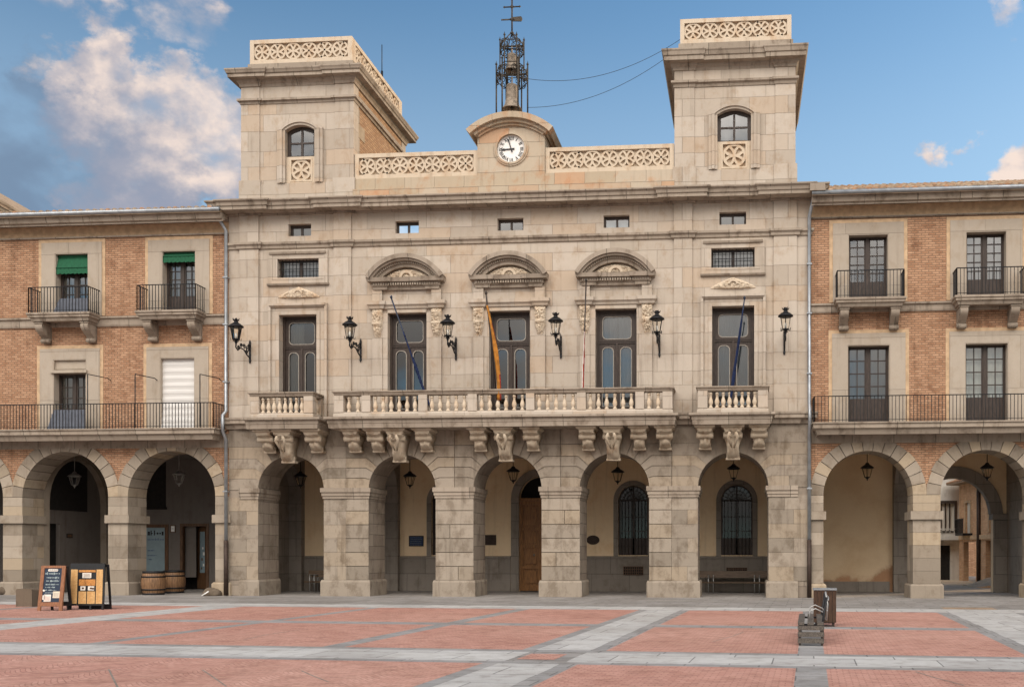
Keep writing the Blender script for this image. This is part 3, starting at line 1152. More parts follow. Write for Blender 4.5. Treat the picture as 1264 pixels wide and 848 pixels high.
# surrounds of the end bays
for (a, b), (ga, gb) in zip((main[0], main[4]), gril):
    sr = MB()
    for o1, o2, dpt in ((.42, .32, .15), (.32, .13, .07), (.13, .0, .11)):
        sr.prism([(a - o1, ZW0 + .12), (a - o1, zmt + o1), (b + o1, zmt + o1), (b + o1, ZW0 + .12), (b + o2, ZW0 + .12), (b + o2, zmt + o2),
                  (a - o2, zmt + o2), (a - o2, ZW0 + .12)], -dpt, .002)
    sr.sweep([(a - .36, 0), (b + .36, 0)], [(0, zmt + .27), (.12, zmt + .27), (.20, zmt + .34), (.20, zmt + .42), (0, zmt + .44)], mat=0)
    sr.build('window_surround', [STONE, CORN], TH_)
    sr = MB()
    for o1, o2, dpt in ((.36, .2, .07), (.2, .0, .05)):
        sr.prism(rect(ga - o1, gb + o1, gz0 - o1 + .12, gz1 + o1 - .04), -dpt, .002, [rect(ga - o2, gb + o2, gz0 - o2 + (.10 if o2 else 0), gz1 + o2 - (.04 if o2 else 0))])
    sr.sweep([(ga - .30, 0), (gb + .30, 0)], [(0, gz1 + .16), (.11, gz1 + .18), (.13, gz1 + .26), (0, gz1 + .28)], mat=1)
    sr.sweep([(ga - .40, 0), (gb + .40, 0)], [(0, gz0 - .30), (.09, gz0 - .30), (.12, gz0 - .24), (.08, gz0 - .22), (0, gz0 - .22)], mat=1)
    sr.build('barred_window_surround', [STONE, CORN], TH_)
# surrounds of the three middle windows
for a, b in main[1:4]:
    sr = MB()
    for s_ in (-1, 1):
        xi, xo = (a, a - .20) if s_ < 0 else (b, b + .20)
        sr.box(min(xi, xo), max(xi, xo), -.05, .002, ZW0 + .12, zmt + .0)
        xo2 = xo + s_ * .38
        sr.box(min(xo, xo2), max(xo, xo2), -.10, .002, ZW0 + .12, zmt - .92)
        sr.box(min(xo, xo2) - .0, max(xo, xo2) + .0, -.06, .002, zmt - .92, zmt + .12)
        sr.box(min(xo, xo2), max(xo, xo2), -.12, .002, zmt + .46, zmt + .86)
    sr.sweep([(a - .62, 0), (a - .62, -.10), (a - .18, -.10), (a - .18, -.02), (b + .18, -.02), (b + .18, -.10), (b + .62, -.10), (b + .62, 0)],
             [(0, zmt + .13), (.06, zmt + .15), (.08, zmt + .24), (.14, zmt + .3), (.14, zmt + .43), (0, zmt + .45)])
    sr.box(a, b, -.06, .002, zmt + .0, zmt + .12)
    sr.build('window_surround', STONE, TH_)

# segmental pediments
for a, b in main[1:4]:
    pd = MB()
    c = (a + b) / 2
    hw = 1.45
    zb = zmt + .92
    pd.sweep([(c - 1.22, 0), (c - 1.22, -.12), (c - .78, -.12), (c - .78, -.06), (c + .78, -.06), (c + .78, -.12), (c + 1.22, -.12), (c + 1.22, 0)],
             [(0, zb - .06), (.05, zb - .06), (.06, zb + .05), (.10, zb + .06), (.10, zb + .2), (.24, zb + .21), (.26, zb + .32), (.27, zb + .36), (0, zb + .38)])
    for i in range(27):
        x = c - 1.22 + 2.44 * i / 26
        pd.box(x - .025, x + .025, -.255, -.14, zb + .09, zb + .18, 2)
    rise = .80
    r = (hw * hw + rise * rise) / (2 * rise)
    zc_ = zb + .37 + rise - r
    al = math.asin(hw / r)
    pd.ring(c, zc_, r - .11, r + .05, PI / 2 - al, PI / 2 + al, -.46, .002, 26)
    pd.ring(c, zc_, r - .19, r - .105, PI / 2 - al * .97, PI / 2 + al * .97, -.38, .002, 26)
    pd.ring(c, zc_, r - .40, r - .185, PI / 2 - al * .9, PI / 2 + al * .9, -.2, .002, 26)
    for i in range(33):
        w = PI / 2 - al * .86 + 2 * al * .86 * i / 32
        x, z = c + (r - .235) * math.cos(w), zc_ + (r - .235) * math.sin(w)
        pd.box(x - .024, x + .024, -.27, -.19, z - .04, z + .04, 2)
    sh = lambda s_, t: min(s_, 1 - s_, .3 - abs(0), (1 - ((s_ - .5) / .5) ** 2) * .95 - t + .05, t + .05) * 1.2
    pd.relief(c - .92, c + .92, zb + .385, zb + .385 + .36, -.02, .13, sh, seed=c, nx=44, nz=18, freq=11, mat=1)
    pd.ring(c, zb + .38, .18, .28, .0, PI, -.17, -.02, 14, 1)
    pd.build('window_pediment', [CORN, CARVE, GREY], TH_)
for a, b in main[1:4]:
    for x0 in (a - .60, b + .18):
        cv = MB()
        x1 = x0 + .42
        cv.relief(x0 + .01, x1 - .01, zmt - .98, zmt + .13, -.06, .16,
                  lambda s_, t: min(s_ + .08 - max(0, .45 - t) * .75, 1.08 - s_ - max(0, .45 - t) * .75, t + .02, 1.08 - t) * 1.0, seed=x0, nx=16, nz=40, freq=13)
        cv.lathe([(0, -.21), (.07, -.21), (.08, 0), (.07, .21), (0, .21)], (0, 0, 0), 10)
        k = len(cv.v) - 50
        for j in range(k, len(cv.v)):
            x, y, z = cv.v[j]
            cv.v[j] = ((x0 + x1) / 2 + z * .85, -.14 + y, zmt - .42 + x)
        cv.build('carved_console', CARVE, TH_)
for a, b in (main[0], main[4]):
    cv = MB()
    c = (a + b) / 2
    zr = zmt + .66
    cv.relief(c - .86, c + .86, zr, zr + .44, 0, .12,
              lambda s_, t: min(.25, (1 - abs(s_ - .5) * 2) ** .8 * .95 - t + .06, t + .25 - .5 * abs(s_ - .5), s_, 1 - s_), seed=c, nx=52, nz=20, freq=12)
    cv.ring(c, zr + .12, .13, .2, .2, PI - .2, -.13, -.0, 12)
    cv.build('carved_ornament', CARVE, TH_)

# ---- balconies
YR = -1.0                              # balustrade front plane
YSL = -1.22                            # slab front plane
zr1, zr0 = V(480, 640, YR), V(485.5, 640, YR)
zp = V(506, 640, YR)
zsl1, zsl0 = V(511.5, 640, YSL), V(525.5, 640, YSL)


def baluster_mesh():
    b = MB()
    h = zr0 - zp + .02
    prof = [(.075, 0), (.075, .09), (.05, .10), (.045, .13), (.075, .2), (.088, .27), (.08, .36), (.05, .48), (.038, .56), (.05, .58), (.05, .62),
            (.036, .64), (.034, .70), (.058, .73), (.062, .745), (.062, h / .8 * .8)]
    sc_ = h / .8
    b.lathe([(r * .98, z * sc_ if z < .76 else h) for r, z in prof], (0, 0, 0), 12)
    return b


BAL = None


def balusters(parent, xs, y=YR + .13, ys=None):
    global BAL
    for i, x in enumerate(xs):
        if BAL is None:
            BAL = baluster_mesh().build('baluster', CARVE, parent)
            o = BAL
        else:
            o = BAL.copy()
            COL.objects.link(o)
            o.parent = parent
        o.location = (x, ys[i] if ys else y, zp - .01)
        o.rotation_euler = (0, 0, rnd.uniform(0, 6))


def balcony(x0, x1, posts, groups, slab0, slab1, sides=True):
    """x0, x1: outer faces of the end posts; posts: inner (x0, x1) pairs; groups: baluster counts"""
    b = MB()
    slab0, slab1 = slab0 + .22, slab1 - .22
    b.sweep([(slab0, .1), (slab0, YSL + .22), (slab1, YSL + .22), (slab1, .1)],
            [(-.3, zsl0), (.08, zsl0), (.10, zsl0 + .16), (.12, zsl0 + .18), (.12, zsl0 + .30), (.22, zsl0 + .33), (.22, zsl1), (-.3, zsl1 + .01)], mat=1)
    b.box(slab0 + .25, slab1 - .25, YSL + .4, .0, zsl0 + .003, zsl1 - .003, 1)
    ring = [(x0 + .03, .0), (x0 + .03, YR + .03), (x1 - .03, YR + .03), (x1 - .03, .0)]
    b.sweep(ring, [(-.24, zsl1), (.05, zsl1), (.05, zsl1 + .12), (.0, zp - .03), (0, zp), (-.24, zp)])
    b.sweep(ring, [(-.25, zr0), (.01, zr0), (.04, zr0 + .06), (.04, zr0 + .09), (.09, zr0 + .12), (.09, zr1), (-.28, zr1)], mat=1)
    allp = [(x0, x0 + .36)] + posts + [(x1 - .36, x1)]
    for a, c in allp:
        b.box(a + .005, c - .005, YR + .005, YR + .27, zp - .005, zr0 + .005)
    for a, c in ((x0 + .012, x0 + .27), (x1 - .27, x1 - .012)):
        b.box(a, c, -.22, -.003, zp - .005, zr0 + .005)
        b.box(a, c, YR + .02, YR + .36, zp - .003, zr0 + .003)
    o = b.build('balcony', [STONE, CORN], TH_)
    for (a, c), n_ in zip([(p[1], q[0]) for p, q in zip(allp, allp[1:])], groups):
        st = (c - a) / n_
        balusters(o, [a + st * (i + .5) for i in range(n_)])
    for x in (x0 + .14, x1 - .14):
        balusters(o, [x] * 2, ys=[YR + .48, YR + .66])
    return o


u_ = lambda a: U(a, YR)
us = lambda a: U(a, YSL)
balcony(u_(308), u_(386), [], [8], us(297.5), us(394))
balcony(u_(412), u_(830), [(u_(446), u_(457)), (u_(516), u_(527)), (u_(577), u_(588.5)), (u_(649), u_(659.5)), (u_(712), u_(723)), (u_(784), u_(795))],
        [2, 6, 5, 6, 5, 6, 2], us(399), us(837))
balcony(u_(861), u_(948), [], [8], us(850), us(957))


def corbel(xc, w, key):
    """scroll bracket: abacus, bulging carved head, tapering scroll"""
    b = MB()
    zt = zsl0 - .005
    d = -.98
    H = 1.16 if key else .78
    aw = w * .5 - .10
    b.sweep([(xc - aw, .0), (xc - aw, d + .1), (xc + aw, d + .1), (xc + aw, .0)],
            [(-.08, zt - .19), (-.02, zt - .19), (.0, zt - .11), (.09, zt - .06), (.09, zt), (-.08, zt)])
    b.box(xc - aw + .03, xc + aw - .03, d + .14, 0, zt - .20, zt - .03)
    # block against the wall and the console body
    n = 16
    hw0 = w * .36
    hd = .36 if key else .24
    rows = []
    for i in range(n + 1):
        t = i / n
        z = zt - .19 - (H - .19) * t
        y = d + .14 + (-d - .34) * t ** 1.15 + .12 * math.sin(t * 2 * PI * .95)
        ww = hw0 * (1 - .36 * t) * (1 + .10 * math.sin(t * 2.6 * PI))
        rows.append((min(y, -.10), z, ww))
    vs = []
    for y, z, ww in rows:
        for k in range(9):
            s_ = k / 8 * 2 - 1
            q = noise.noise(Vector((xc * 3 + s_ * 2.2, z * 5.5, y * 2))) * .075 + .03 * math.cos(s_ * 3 * PI) * (1 if key else .6)
            vs.append((xc + s_ * ww, y - q - .05 * (1 - s_ * s_), z))
        for s_ in (1, -1):
            vs.append((xc + s_ * ww, 0.0, z))
    m = 11
    fs_ = []
    for i in range(n):
        for k in range(m):
            k2 = (k + 1) % m
            fs_.append((i * m + k, i * m + k2, i * m + m + k2, i * m + m + k))
    fs_ += [tuple(range(m)), tuple(n * m + k for k in reversed(range(m)))]
    b.add(vs, fs_, 0, True)
    # rolls of the scroll at head and foot, eyes and leaf tips
    for yy, zz, rr, wf in ((rows[3][0] + .03, zt - .34, .12, 1.12), (rows[-1][0] + .02, zt - H + .10, .115, 1.2)):
        k0 = len(b.v)
        ww = (hw0 if zz > zt - .5 else hw0 * .64) * wf
        b.lathe([(0, -ww), (rr * .9, -ww), (rr, -ww * .7), (rr * .75, 0), (rr, ww * .7), (rr * .9, ww), (0, ww)], (0, 0, 0), 12)
        for j in range(k0, len(b.v)):
            x, y, z = b.v[j]
            b.v[j] = (xc + z, yy + x, zz + y)
    if key:
        for s_ in (-1, 1):
            b.tube([(xc + s_ * .10, d - .02, zt - .26), (xc + s_ * .17, d + .0, zt - .42), (xc + s_ * .10, d + .12, zt - .62), (xc + s_ * .04, d + .3, zt - .8)], [.05, .06, .05, .03], 6)
            b.lathe([(0, -.05), (.05, 0), (0, .05)], (xc + s_ * .09, d + .02, zt - .36), 6)
    b.box(xc - hw0 * .85, xc + hw0 * .85, -.30, 0, zt - H - .04, zt - H + .04)
    return b.build('corbel', SCROLL, TH_)


uk = lambda a: U(a, -.75)
for uu in (326, 385, 433, 462, 522, 589.5, 655, 724, 788, 820, 870, 937):
    corbel(uk(uu), .76, False)
for uu, i in ((354, 0), (489, 1), (621, 2), (755, 3), (904, 4)):
    corbel(AX[i][0] if i else AX[0][0] + .03, .86, True)

# ---- attic, towers, parapets
ZA0 = zt_c = V(236, 640, -.65) + .03
ZP0, ZP1 = V(215, 640), V(183, 640)
LT0, LT1 = U(297.5), U(436.5)
RT0, RT1 = U(832.5), U(982)
TD = 6.0
cx0, cx1 = U(589.5), U(672.5)
for xa, xb in ((LT1, cx0), (cx1, RT0)):
    at = MB()
    at.box(xa, xb, -.0, .55, ZA0 - .1, ZP0)
    at.box(xa, xb, -.09, .002, ZA0 - .1, ZP0 - .42)
    at.build('attic_wall', WARM, TH_)


def tracery(b, x0, x1, z0, z1, y0, y1, T=None, circle=True, edge=.10, quatre=True, margin=.16):
    """pierced panel of interlaced circles between a solid frame; T maps (x, y, z)"""
    k0 = len(b.v)
    zi0, zi1 = z0 + margin * 1.05, z1 - margin * .95
    xi0, xi1 = x0 + margin, x1 - margin
    b.prism(rect(x0, x1, z0, z1), y0, y1, [rect(xi0, xi1, zi0, zi1)])
    h = zi1 - zi0
    n = max(1, round((xi1 - xi0) / h))
    p = (xi1 - xi0) / n
    ya, yb = y0 + .03, y1 - .03
    w = .07 * h / .65
    b.box(xi0 - .02, xi1 + .02, y0 + .12, y1 - .015, zi0 - .02, zi1 + .02)
    r = h / 2

    def strip(pts):
        run = []
        for q in pts:
            if xi0 - .01 <= q[0] <= xi1 + .01 and zi0 - .01 <= q[1] <= zi1 + .01:
                run.append(q)
            else:
                if len(run) > 1:
                    emit(run)
                run = []
        if len(run) > 1:
            emit(run)

    cnt = [0]

    def emit(run):
        vs = []
        cnt[0] += 1
        ya = y0 + .03 + .0021 * (cnt[0] % 7)
        yb = y1 - .03 - .0021 * (cnt[0] % 7)
        for i, (x, z) in enumerate(run):
            a, c = run[max(0, i - 1)], run[min(len(run) - 1, i + 1)]
            dx, dz_ = c[0] - a[0], c[1] - a[1]
            l = math.hypot(dx, dz_) or 1
            nx_, nz_ = -dz_ / l * w / 2, dx / l * w / 2
            vs += [(x + nx_, ya, z + nz_), (x - nx_, ya, z - nz_), (x - nx_, yb, z - nz_), (x + nx_, yb, z + nz_)]
        m = len(run)
        fs_ = [[0, 1, 2, 3], [4 * m - 1, 4 * m - 2, 4 * m - 3, 4 * m - 4]]
        for i in range(m - 1):
            for j in range(4):
                j2 = (j + 1) % 4
                fs_.append([4 * i + j, 4 * i + j2, 4 * i + 4 + j2, 4 * i + 4 + j])
        b.add(vs, fs_)

    zm = (zi0 + zi1) / 2
    for i in range(n):
        c = xi0 + p * (i + .5)
        strip([(c + (p / 2 - w * .3) * math.cos(2 * PI * j / 32), zm + (r - w * .3) * math.sin(2 * PI * j / 32)) for j in range(33)])
        for sg, zb_ in ((1, zi0), (-1, zi1)):
            strip([(c + p / 2 * math.cos(PI * (j + 4) / 24), zb_ + sg * r * math.sin(PI * (j + 4) / 24)) for j in range(17)])
    for i in range(n + 1):
        c = xi0 + p * i
        for sg in (-1, 1):
            strip([(c + sg * p / 2 * math.sin(PI * (j + 4) / 24), zm + r * math.cos(PI * (j + 4) / 24)) for j in range(17)])
    if T:
        for j in range(k0, len(b.v)):
            b.v[j] = T(*b.v[j])


for xa, xb in ((LT1 + .02, cx0 - .01), (cx1 + .01, RT0 - .02)):
    pp = MB()
    tracery(pp, xa, xb, ZP0, ZP1, .06, .28)
    pp.build('tracery_parapet', CARVE, TH_)


def tower(x0, x1, vs, uref):
    """vs: photo rows of cornice top/bottom, parapet top, string course, window rows"""
    zb = ZA0 - .1
    zct, zcb = V(vs['ct'], uref, -.4), V(vs['cb'], uref, -.4)
    zs1, zs0 = V(vs['s1'], uref), V(vs['s0'], uref)
    zp1, zp0 = V(vs['p1'], uref, .0), V(vs['p0'], uref, .0)
    wx0, wx1 = U(vs['w'][0]), U(vs['w'][1])
    wz1, wz0, pz0 = V(vs['w'][2], uref), V(vs['w'][3], uref), V(vs['w'][4], uref)
    hole = seg_arch(wx0, wx1, wz0, wz1 - .17, .17)
    px0, px1 = wx0 - .06, wx1 + .06
    t = MB()
    pier_w = (x1 - x0) * .165
    t.prism(rect(x0 + pier_w, x1 - pier_w, zb, zcb), .04, .5, [seg_arch(px0, px1, pz0, wz1 - .17, .2)])
    t.box(x0, x0 + pier_w, .0, .5, zb, zcb)
    t.box(x1 - pier_w, x1, .0, .5, zb, zcb)
    t.box(x0, x1, TD - .5, TD, zb, zcb)
    t.box(x0 - .06, x0 + pier_w + .06, -.06, .6, zb, zb + 1.0)
    t.box(x1 - pier_w - .06, x1 + .06, -.06, .6, zb, zb + 1.0)
    t.box(x0 + pier_w + .06, x1 - pier_w - .06, -.02, .05, zb, zb + .86)
    # brick flanks with stone quoins
    t.box(x0 + .02, x1 - .02, .5, TD - .5, zb, zcb, 1)
    nq = 7
    hq = (zs0 - zb - .1) / nq
    for i in range(nq):
        L = 1.15 if i % 2 else .62
        for xa, xb in ((x1 - .3, x1 + .0), (x0, x0 + .3)):
            t.box(xa, xb, .5, L, zb + hq * i + .01, zb + hq * (i + 1) - .01, 2)
    for xa, xb in ((x1 - .3, x1 + .004), (x0 - .004, x0 + .3)):
        t.box(xa, xb, .5, TD - .5, zs1 + .1, zs1 + .22, 2)
    tw = t.build('tower', [STONE, TBRICK, SIDE], TH_)
    s = MB()
    loop = [(x0, 0), (x0 + pier_w, 0), (x0 + pier_w, .04), (x1 - pier_w, .04), (x1 - pier_w, 0), (x1, 0), (x1, TD), (x0, TD)]
    s.sweep(loop, [(-.1, zs0), (.03, zs0), (.05, zs0 + .1), (.12, zs1 - .08), (.12, zs1), (-.1, zs1 + .03)], True)
    s.build('tower_string_course', CORN, tw)
    c = MB()
    loop = [(x0, -.0), (x0 + pier_w, 0), (x0 + pier_w, .07), (x1 - pier_w, .07), (x1 - pier_w, 0), (x1, 0), (x1, TD), (x0, TD)]
    h = zct - zcb
    c.sweep(loop, [(-.3, zcb - .22), (.04, zcb - .22), (.06, zcb - .12), (.12, zcb - .06), (.14, zcb), (.36, zcb + .02), (.36, zcb + h * .4), (.39, zcb + h * .45),
                   (.42, zct - .1), (.45, zct - .05), (.45, zct), (-.3, zct + .08)], True)
    c.build('tower_cornice', CORN, tw)
    b = MB()
    bx0, bx1 = U(vs['b'][0]), U(vs['b'][1])
    yb1 = TD - .25
    b.box(bx0 - .06, bx1 + .06, -.02, yb1 + .06, zct + .05, zp0, 1)
    tracery(b, bx0, bx1, zp0, zp1, .03, .25)
    tracery(b, bx0, bx1, zp0, zp1, yb1 - .22, yb1)
    ln = yb1 - .5
    for xs in (bx1, bx0 + .22):
        tracery(b, .253, yb1 - .223, zp0, zp1, 0, .22, T=lambda x, y, z, xs=xs: (xs - y, x, z))
    b.build('tower_parapet', [CARVE, CORN], tw)
    # window
    m = MB()
    def jamb_path(e, up_, rise):
        return [(px1 + e, pz0)] + seg_arch(px0 - e, px1 + e, pz0, wz1 - .17 + up_, rise, 16)[2:] + [(px0 - e, pz0)]
    m.band(jamb_path(.32, .08, .44), jamb_path(0, 0, .2), -.06, .05)
    m.band(jamb_path(.20, .05, .34), jamb_path(.1, .02, .27), -.11, -.055)
    m.build('tower_window_surround', STONE, tw)
    f = MB()
    mid = (wx0 + wx1) / 2
    zm = wz0 + (wz1 - wz0) * .48
    a = .07
    hs = [rect(wx0 + a, mid - .04, wz0 + a, zm - .03), rect(mid + .04, wx1 - a, wz0 + a, zm - .03),
          [(wx0 + a, zm + .03), (mid - .04, zm + .03), (mid - .04, wz1 - .08), (wx0 + a, wz1 - .22)],
          [(mid + .04, zm + .03), (wx1 - a, zm + .03), (wx1 - a, wz1 - .22), (mid + .04, wz1 - .08)]]
    f.prism(seg_arch(wx0 - .06, wx1 + .06, wz0, wz1 - .17, .2), .16, .23, hs)
    f.add([(wx0 - .05, .192, wz0), (wx1 + .05, .192, wz0), (wx1 + .05, .192, wz1), (wx0 - .05, .192, wz1)], [(0, 1, 2, 3)], 1)
    f.box(wx0 - .05, wx1 + .05, .42, .45, wz0, wz1, 2)
    f.build('tower_window', [WOOD, GLASS, CURTAIN if uref > 700 else DARK], tw)
    q = MB()
    d = (wx1 - wx0) * .82
    q.prism(rect(px0, px1, pz0, wz0), .06, .26, [rect(mid - d / 2, mid + d / 2, (pz0 + wz0) / 2 - d / 2, (pz0 + wz0) / 2 + d / 2)])
    q.box(px0, px1, .2, .24, pz0 + .02, wz0 - .02)
    tracery(q, mid - d / 2 - .02, mid + d / 2 + .02, (pz0 + wz0) / 2 - d / 2 - .02, (pz0 + wz0) / 2 + d / 2 + .02, .045, .24, margin=.06)
    q.build('tracery_panel', CARVE, tw)
    return tw, zct, zp0, zp1, bx0, bx1


twl = tower(LT0, LT1, dict(ct=81.5, cb=92, s1=121, s0=127, p1=47, p0=77.5, w=(354.5, 387, 156, 193, 226), b=(308, 434)), 370)
twr = tower(RT0, RT1, dict(ct=57.5, cb=71.5, s1=98.5, s0=106, p1=21, p0=52, w=(887.5, 925, 136, 174, 209), b=(839.5, 977)), 905)

# roof behind the parapet
for xa, xb in ((LT1 + .02, RT0 - .02),):
    rf = MB()
    rf.prism([(1.7, ZA0), (3.8, ZP1 + .75), (7.6, ZA0)], xa, xb, plane='yz')
    rf.build('roof', TILE, TH_)

# ---- clock gable
cg = MB()
cc = (cx0 + cx1) / 2
zsh, ztop = V(163, 631), V(146, 631)
hw = (cx1 - cx0) / 2
def capseg(hw_, zs_, rise_):
    r_ = (hw_ ** 2 + rise_ ** 2) / (2 * rise_)
    return r_, zs_ + rise_ - r_, math.asin(hw_ / r_)
r_, zc_, al = capseg(hw, zsh - .06, .52)
ccz = V(184, 631)
cg.prism([(cx0, ZA0 - .1), (cx1, ZA0 - .1)] + arc(cc, zc_, r_, PI / 2 - al, PI / 2 + al, 16), -.02, 1.6, [arc(cc, ccz, .545, 0, 2 * PI, 39)[:-1]])
cg.box(cc - .7, cc + .7, .12, 1.5, ccz - .7, ccz + .7)
cg.box(cx0 - .04, cx1 + .04, -.12, .3, ZA0 - .1, ZP0 - .45)
cgo = cg.build('clock_gable', WARM, TH_)
gc = MB()
r2, z2, al2 = capseg(hw + .30, zsh - .06, .60)
gc.ring(cc, z2, r2 - .12, r2 + .10, PI / 2 - al2, PI / 2 + al2, -.34, 1.75, 26)
gc.ring(cc, z2, r2 - .24, r2 - .115, PI / 2 - al2 * .93, PI / 2 + al2 * .93, -.2, 1.7, 26)
gc.ring(cc, z2, r2 - .33, r2 - .235, PI / 2 - al2 * .88, PI / 2 + al2 * .88, -.1, 1.68, 26)
gc.build('gable_cornice', WARM, cgo)
ck = MB()
ck.ring(cc, ccz, .53, .60, 0, 2 * PI, -.09, .06, 40)
ck.ring(cc, ccz, .60, .66, 0, 2 * PI, -.06, .0, 40)
cko = ck.build('clock', WARM, TH_)
fc = MB()
fc.prism(arc(cc, ccz, .545, 0, 2 * PI, 40)[:-1], .04, .08)
fc.build('clock_face', WHITE, cko)
nm = MB()


def numeral(txt, ang):
    """roman numeral strokes, feet to the centre"""
    ws = {'I': .05, 'V': .10, 'X': .10}
    tot = sum(ws[c] for c in txt)
    x = -tot / 2
    def bar(xa, za, xb, zb, w):
        l = math.hypot(xb - xa, zb - za)
        nx_, nz_ = -(zb - za) / l * w / 2, (xb - xa) / l * w / 2
        q = []
        for px, pz in ((xa + nx_, za + nz_), (xa - nx_, za - nz_), (xb - nx_, zb - nz_), (xb + nx_, zb + nz_)):
            pz += .40
            q.append((cc + px * math.cos(ang) + pz * math.sin(ang), ccz - px * math.sin(ang) + pz * math.cos(ang)))
        nm.prism(q, .030, .0405)
    h = .065
    for c in txt:
        w = ws[c]
        if c == 'I':
            bar(x + w / 2, -h, x + w / 2, h, .024)
        elif c == 'V':
            bar(x + w * .15, h, x + w * .5, -h, .028)
            bar(x + w * .5, -h, x + w * .85, h, .014)
        else:
            bar(x + w * .1, h, x + w * .9, -h, .028)
            bar(x + w * .1, -h, x + w * .9, h, .014)
        x += w


for i, tx in enumerate(['XII', 'I', 'II', 'III', 'IIII', 'V', 'VI', 'VII', 'VIII', 'IX', 'X', 'XI']):
    numeral(tx, 2 * PI * i / 12)
nm.build('clock_numerals', BLACK, cko)
for nme, ang, ln, w in (('hour_hand', R(-93), .40, .05), ('minute_hand', R(-17.5), .44, .038)):
    hd = MB()
    q = [(-w * .7, -.12), (w * .7, -.12), (w * .45, 0), (w * .5, ln * .6), (w * .9, ln * .72), (0, ln), (-w * .9, ln * .72), (-w * .5, ln * .6), (-w * .45, 0)]
    yo = .012 if nme[0] == 'h' else .0
    hd.prism([(cc + px * math.cos(ang) + pz * math.sin(ang), ccz - px * math.sin(ang) + pz * math.cos(ang)) for px, pz in q], yo, yo + .009)
    hd.build(nme, BLACK, cko)

# ---- bell cage standing on the clock gable
bz = z2 + r2 + .09
by = .72
bx = U(632, by)
BC = thing('bell_cage', 'wrought iron bell cage with two bells and a cross, standing on the clock gable', 'bell cage', (bx, by, bz))
fb = MB()
RB, RU = .60, .46
z1_, z2_, z3_ = 1.42, 2.62, 3.05
zz = lambda v: V(v, 632, by) - bz
z1_, z2_, z3_, z4_ = zz(92), zz(57), zz(41), zz(0)
PHI = R(5)
for i in range(6):
    a = 2 * PI * i / 6 + PHI
    c, s_ = math.cos(a), math.sin(a)
    fb.tube([(RB * c, RB * s_, -.06), (RB * c, RB * s_, z1_ + .35)], .030, 6)
    fb.tube([(RU * c, RU * s_, z1_ - .3), (RU * c, RU * s_, z2_ + .2)], .024, 6)
    fb.lathe([(0, 0), (.055, .04), (.02, .1), (0, .2)], (RB * c, RB * s_, z1_ + .33), 6)
    fb.lathe([(0, 0), (.05, .04), (.018, .1), (0, .18)], (RU * c, RU * s_, z2_ + .18), 6)
    fb.tube([(RU * c * (1 - t) ** .8, RU * s_ * (1 - t) ** .8, z2_ + .0 + (z3_ - z2_) * t) for t in (0, .3, .6, .85, 1)], .016, 5)
    # scroll work
    for rr, zb_, k in ((RB, z1_, 1.0), (RU, z2_, .8)):
        a2 = a + 2 * PI / 12
        for sg in (-1, 1):
            for dz_, q_ in ((.0, 1), (-.22 * k, -1)):
                pts = []
                for t in range(13):
                    w = t / 12 * 1.7 * 2 * PI
                    r3 = .145 * k * (1 - t / 15)
                    aa = a2 + sg * (1.1 * PI / 12) + sg * r3 * math.cos(w) / rr
                    pts.append((rr * math.cos(aa), rr * math.sin(aa), zb_ + dz_ + q_ * r3 * math.sin(w)))
                fb.tube(pts, .0165, 4)
    for rr, zb_ in ((RB, -.03), (RB, z1_ + .1), (RB, z1_ - .3), (RU, z2_ + .05), (RU, z1_ + .3), (RU, z2_ - .3)):
        a2 = a + 2 * PI / 6
        fb.tube([(rr * c, rr * s_, zb_), (rr * math.cos(a2), rr * math.sin(a2), zb_)], .018, 5)
fb.tube([(-RB, 0, z1_ - .02), (RB, 0, z1_ - .02)], .04, 6)
fb.tube([(-RU, 0, z2_ - .02), (RU, 0, z2_ - .02)], .035, 6)
fb.build('iron_frame', BIRON, BC, (0, 0, 0))
for r0, ztop_, h in ((.39, zz(105), zz(105) - zz(136)), (.29, zz(67), zz(67) - zz(88))):
    b = MB()
    prof = [(.0, 0), (.50, -.02), (.56, -.08), (.58, -.3), (.62, -.6), (.72, -.82), (.95, -.97), (1.0, -1.0), (.92, -1.0), (.62, -.8), (.5, -.3), (.0, -.1)]
    b.lathe([(r * r0, ztop_ + z * h) for r, z in prof], (0, 0, 0), 20)
    b.tube([(0, 0, ztop_ - .1), (0, 0, ztop_ + .3)], .03, 6)
    bo = b.build('bell', BRONZE, BC)
    c = MB()
    c.tube([(0, 0, ztop_ - .15 * h), (0, 0, ztop_ - .9 * h)], .02, 5)
    c.lathe([(0, -.07), (.06, -.03), (.06, .03), (0, .07)], (0, 0, ztop_ - .93 * h), 8)
    c.build('clapper', BIRON, bo)
cr = MB()
cr.tube([(0, 0, z3_ - .15), (0, 0, z4_ + .22)], .032, 6)
cr.lathe([(0, -.08), (.08, 0), (0, .08)], (0, 0, z3_), 8)
zc1, zc2 = zz(24.5), zz(9)
cr.box(-.42, -.1, -.012, .012, zc1 - .025, zc1 + .025)
cr.prism([(.0, zc1 - .07), (.36, zc1 - .09), (.40, zc1 - .02), (.40, zc1 + .03), (.36, zc1 + .10), (.0, zc1 + .08), (-.12, zc1)], -.02, .02)
cr.tube([(-.30, 0, zc2), (.30, 0, zc2)], .028, 6)
for x in (-.30, .30):
    cr.lathe([(0, -.05), (.05, 0), (0, .05)], (x, 0, zc2), 8)
cr.lathe([(0, -.09), (.09, 0), (0, .09)], (0, 0, zc2), 8)
cr.lathe([(0, -.09), (.10, 0), (0, .09)], (0, 0, zc1), 8)
cr.build('weather_vane_cross', BIRON, BC)


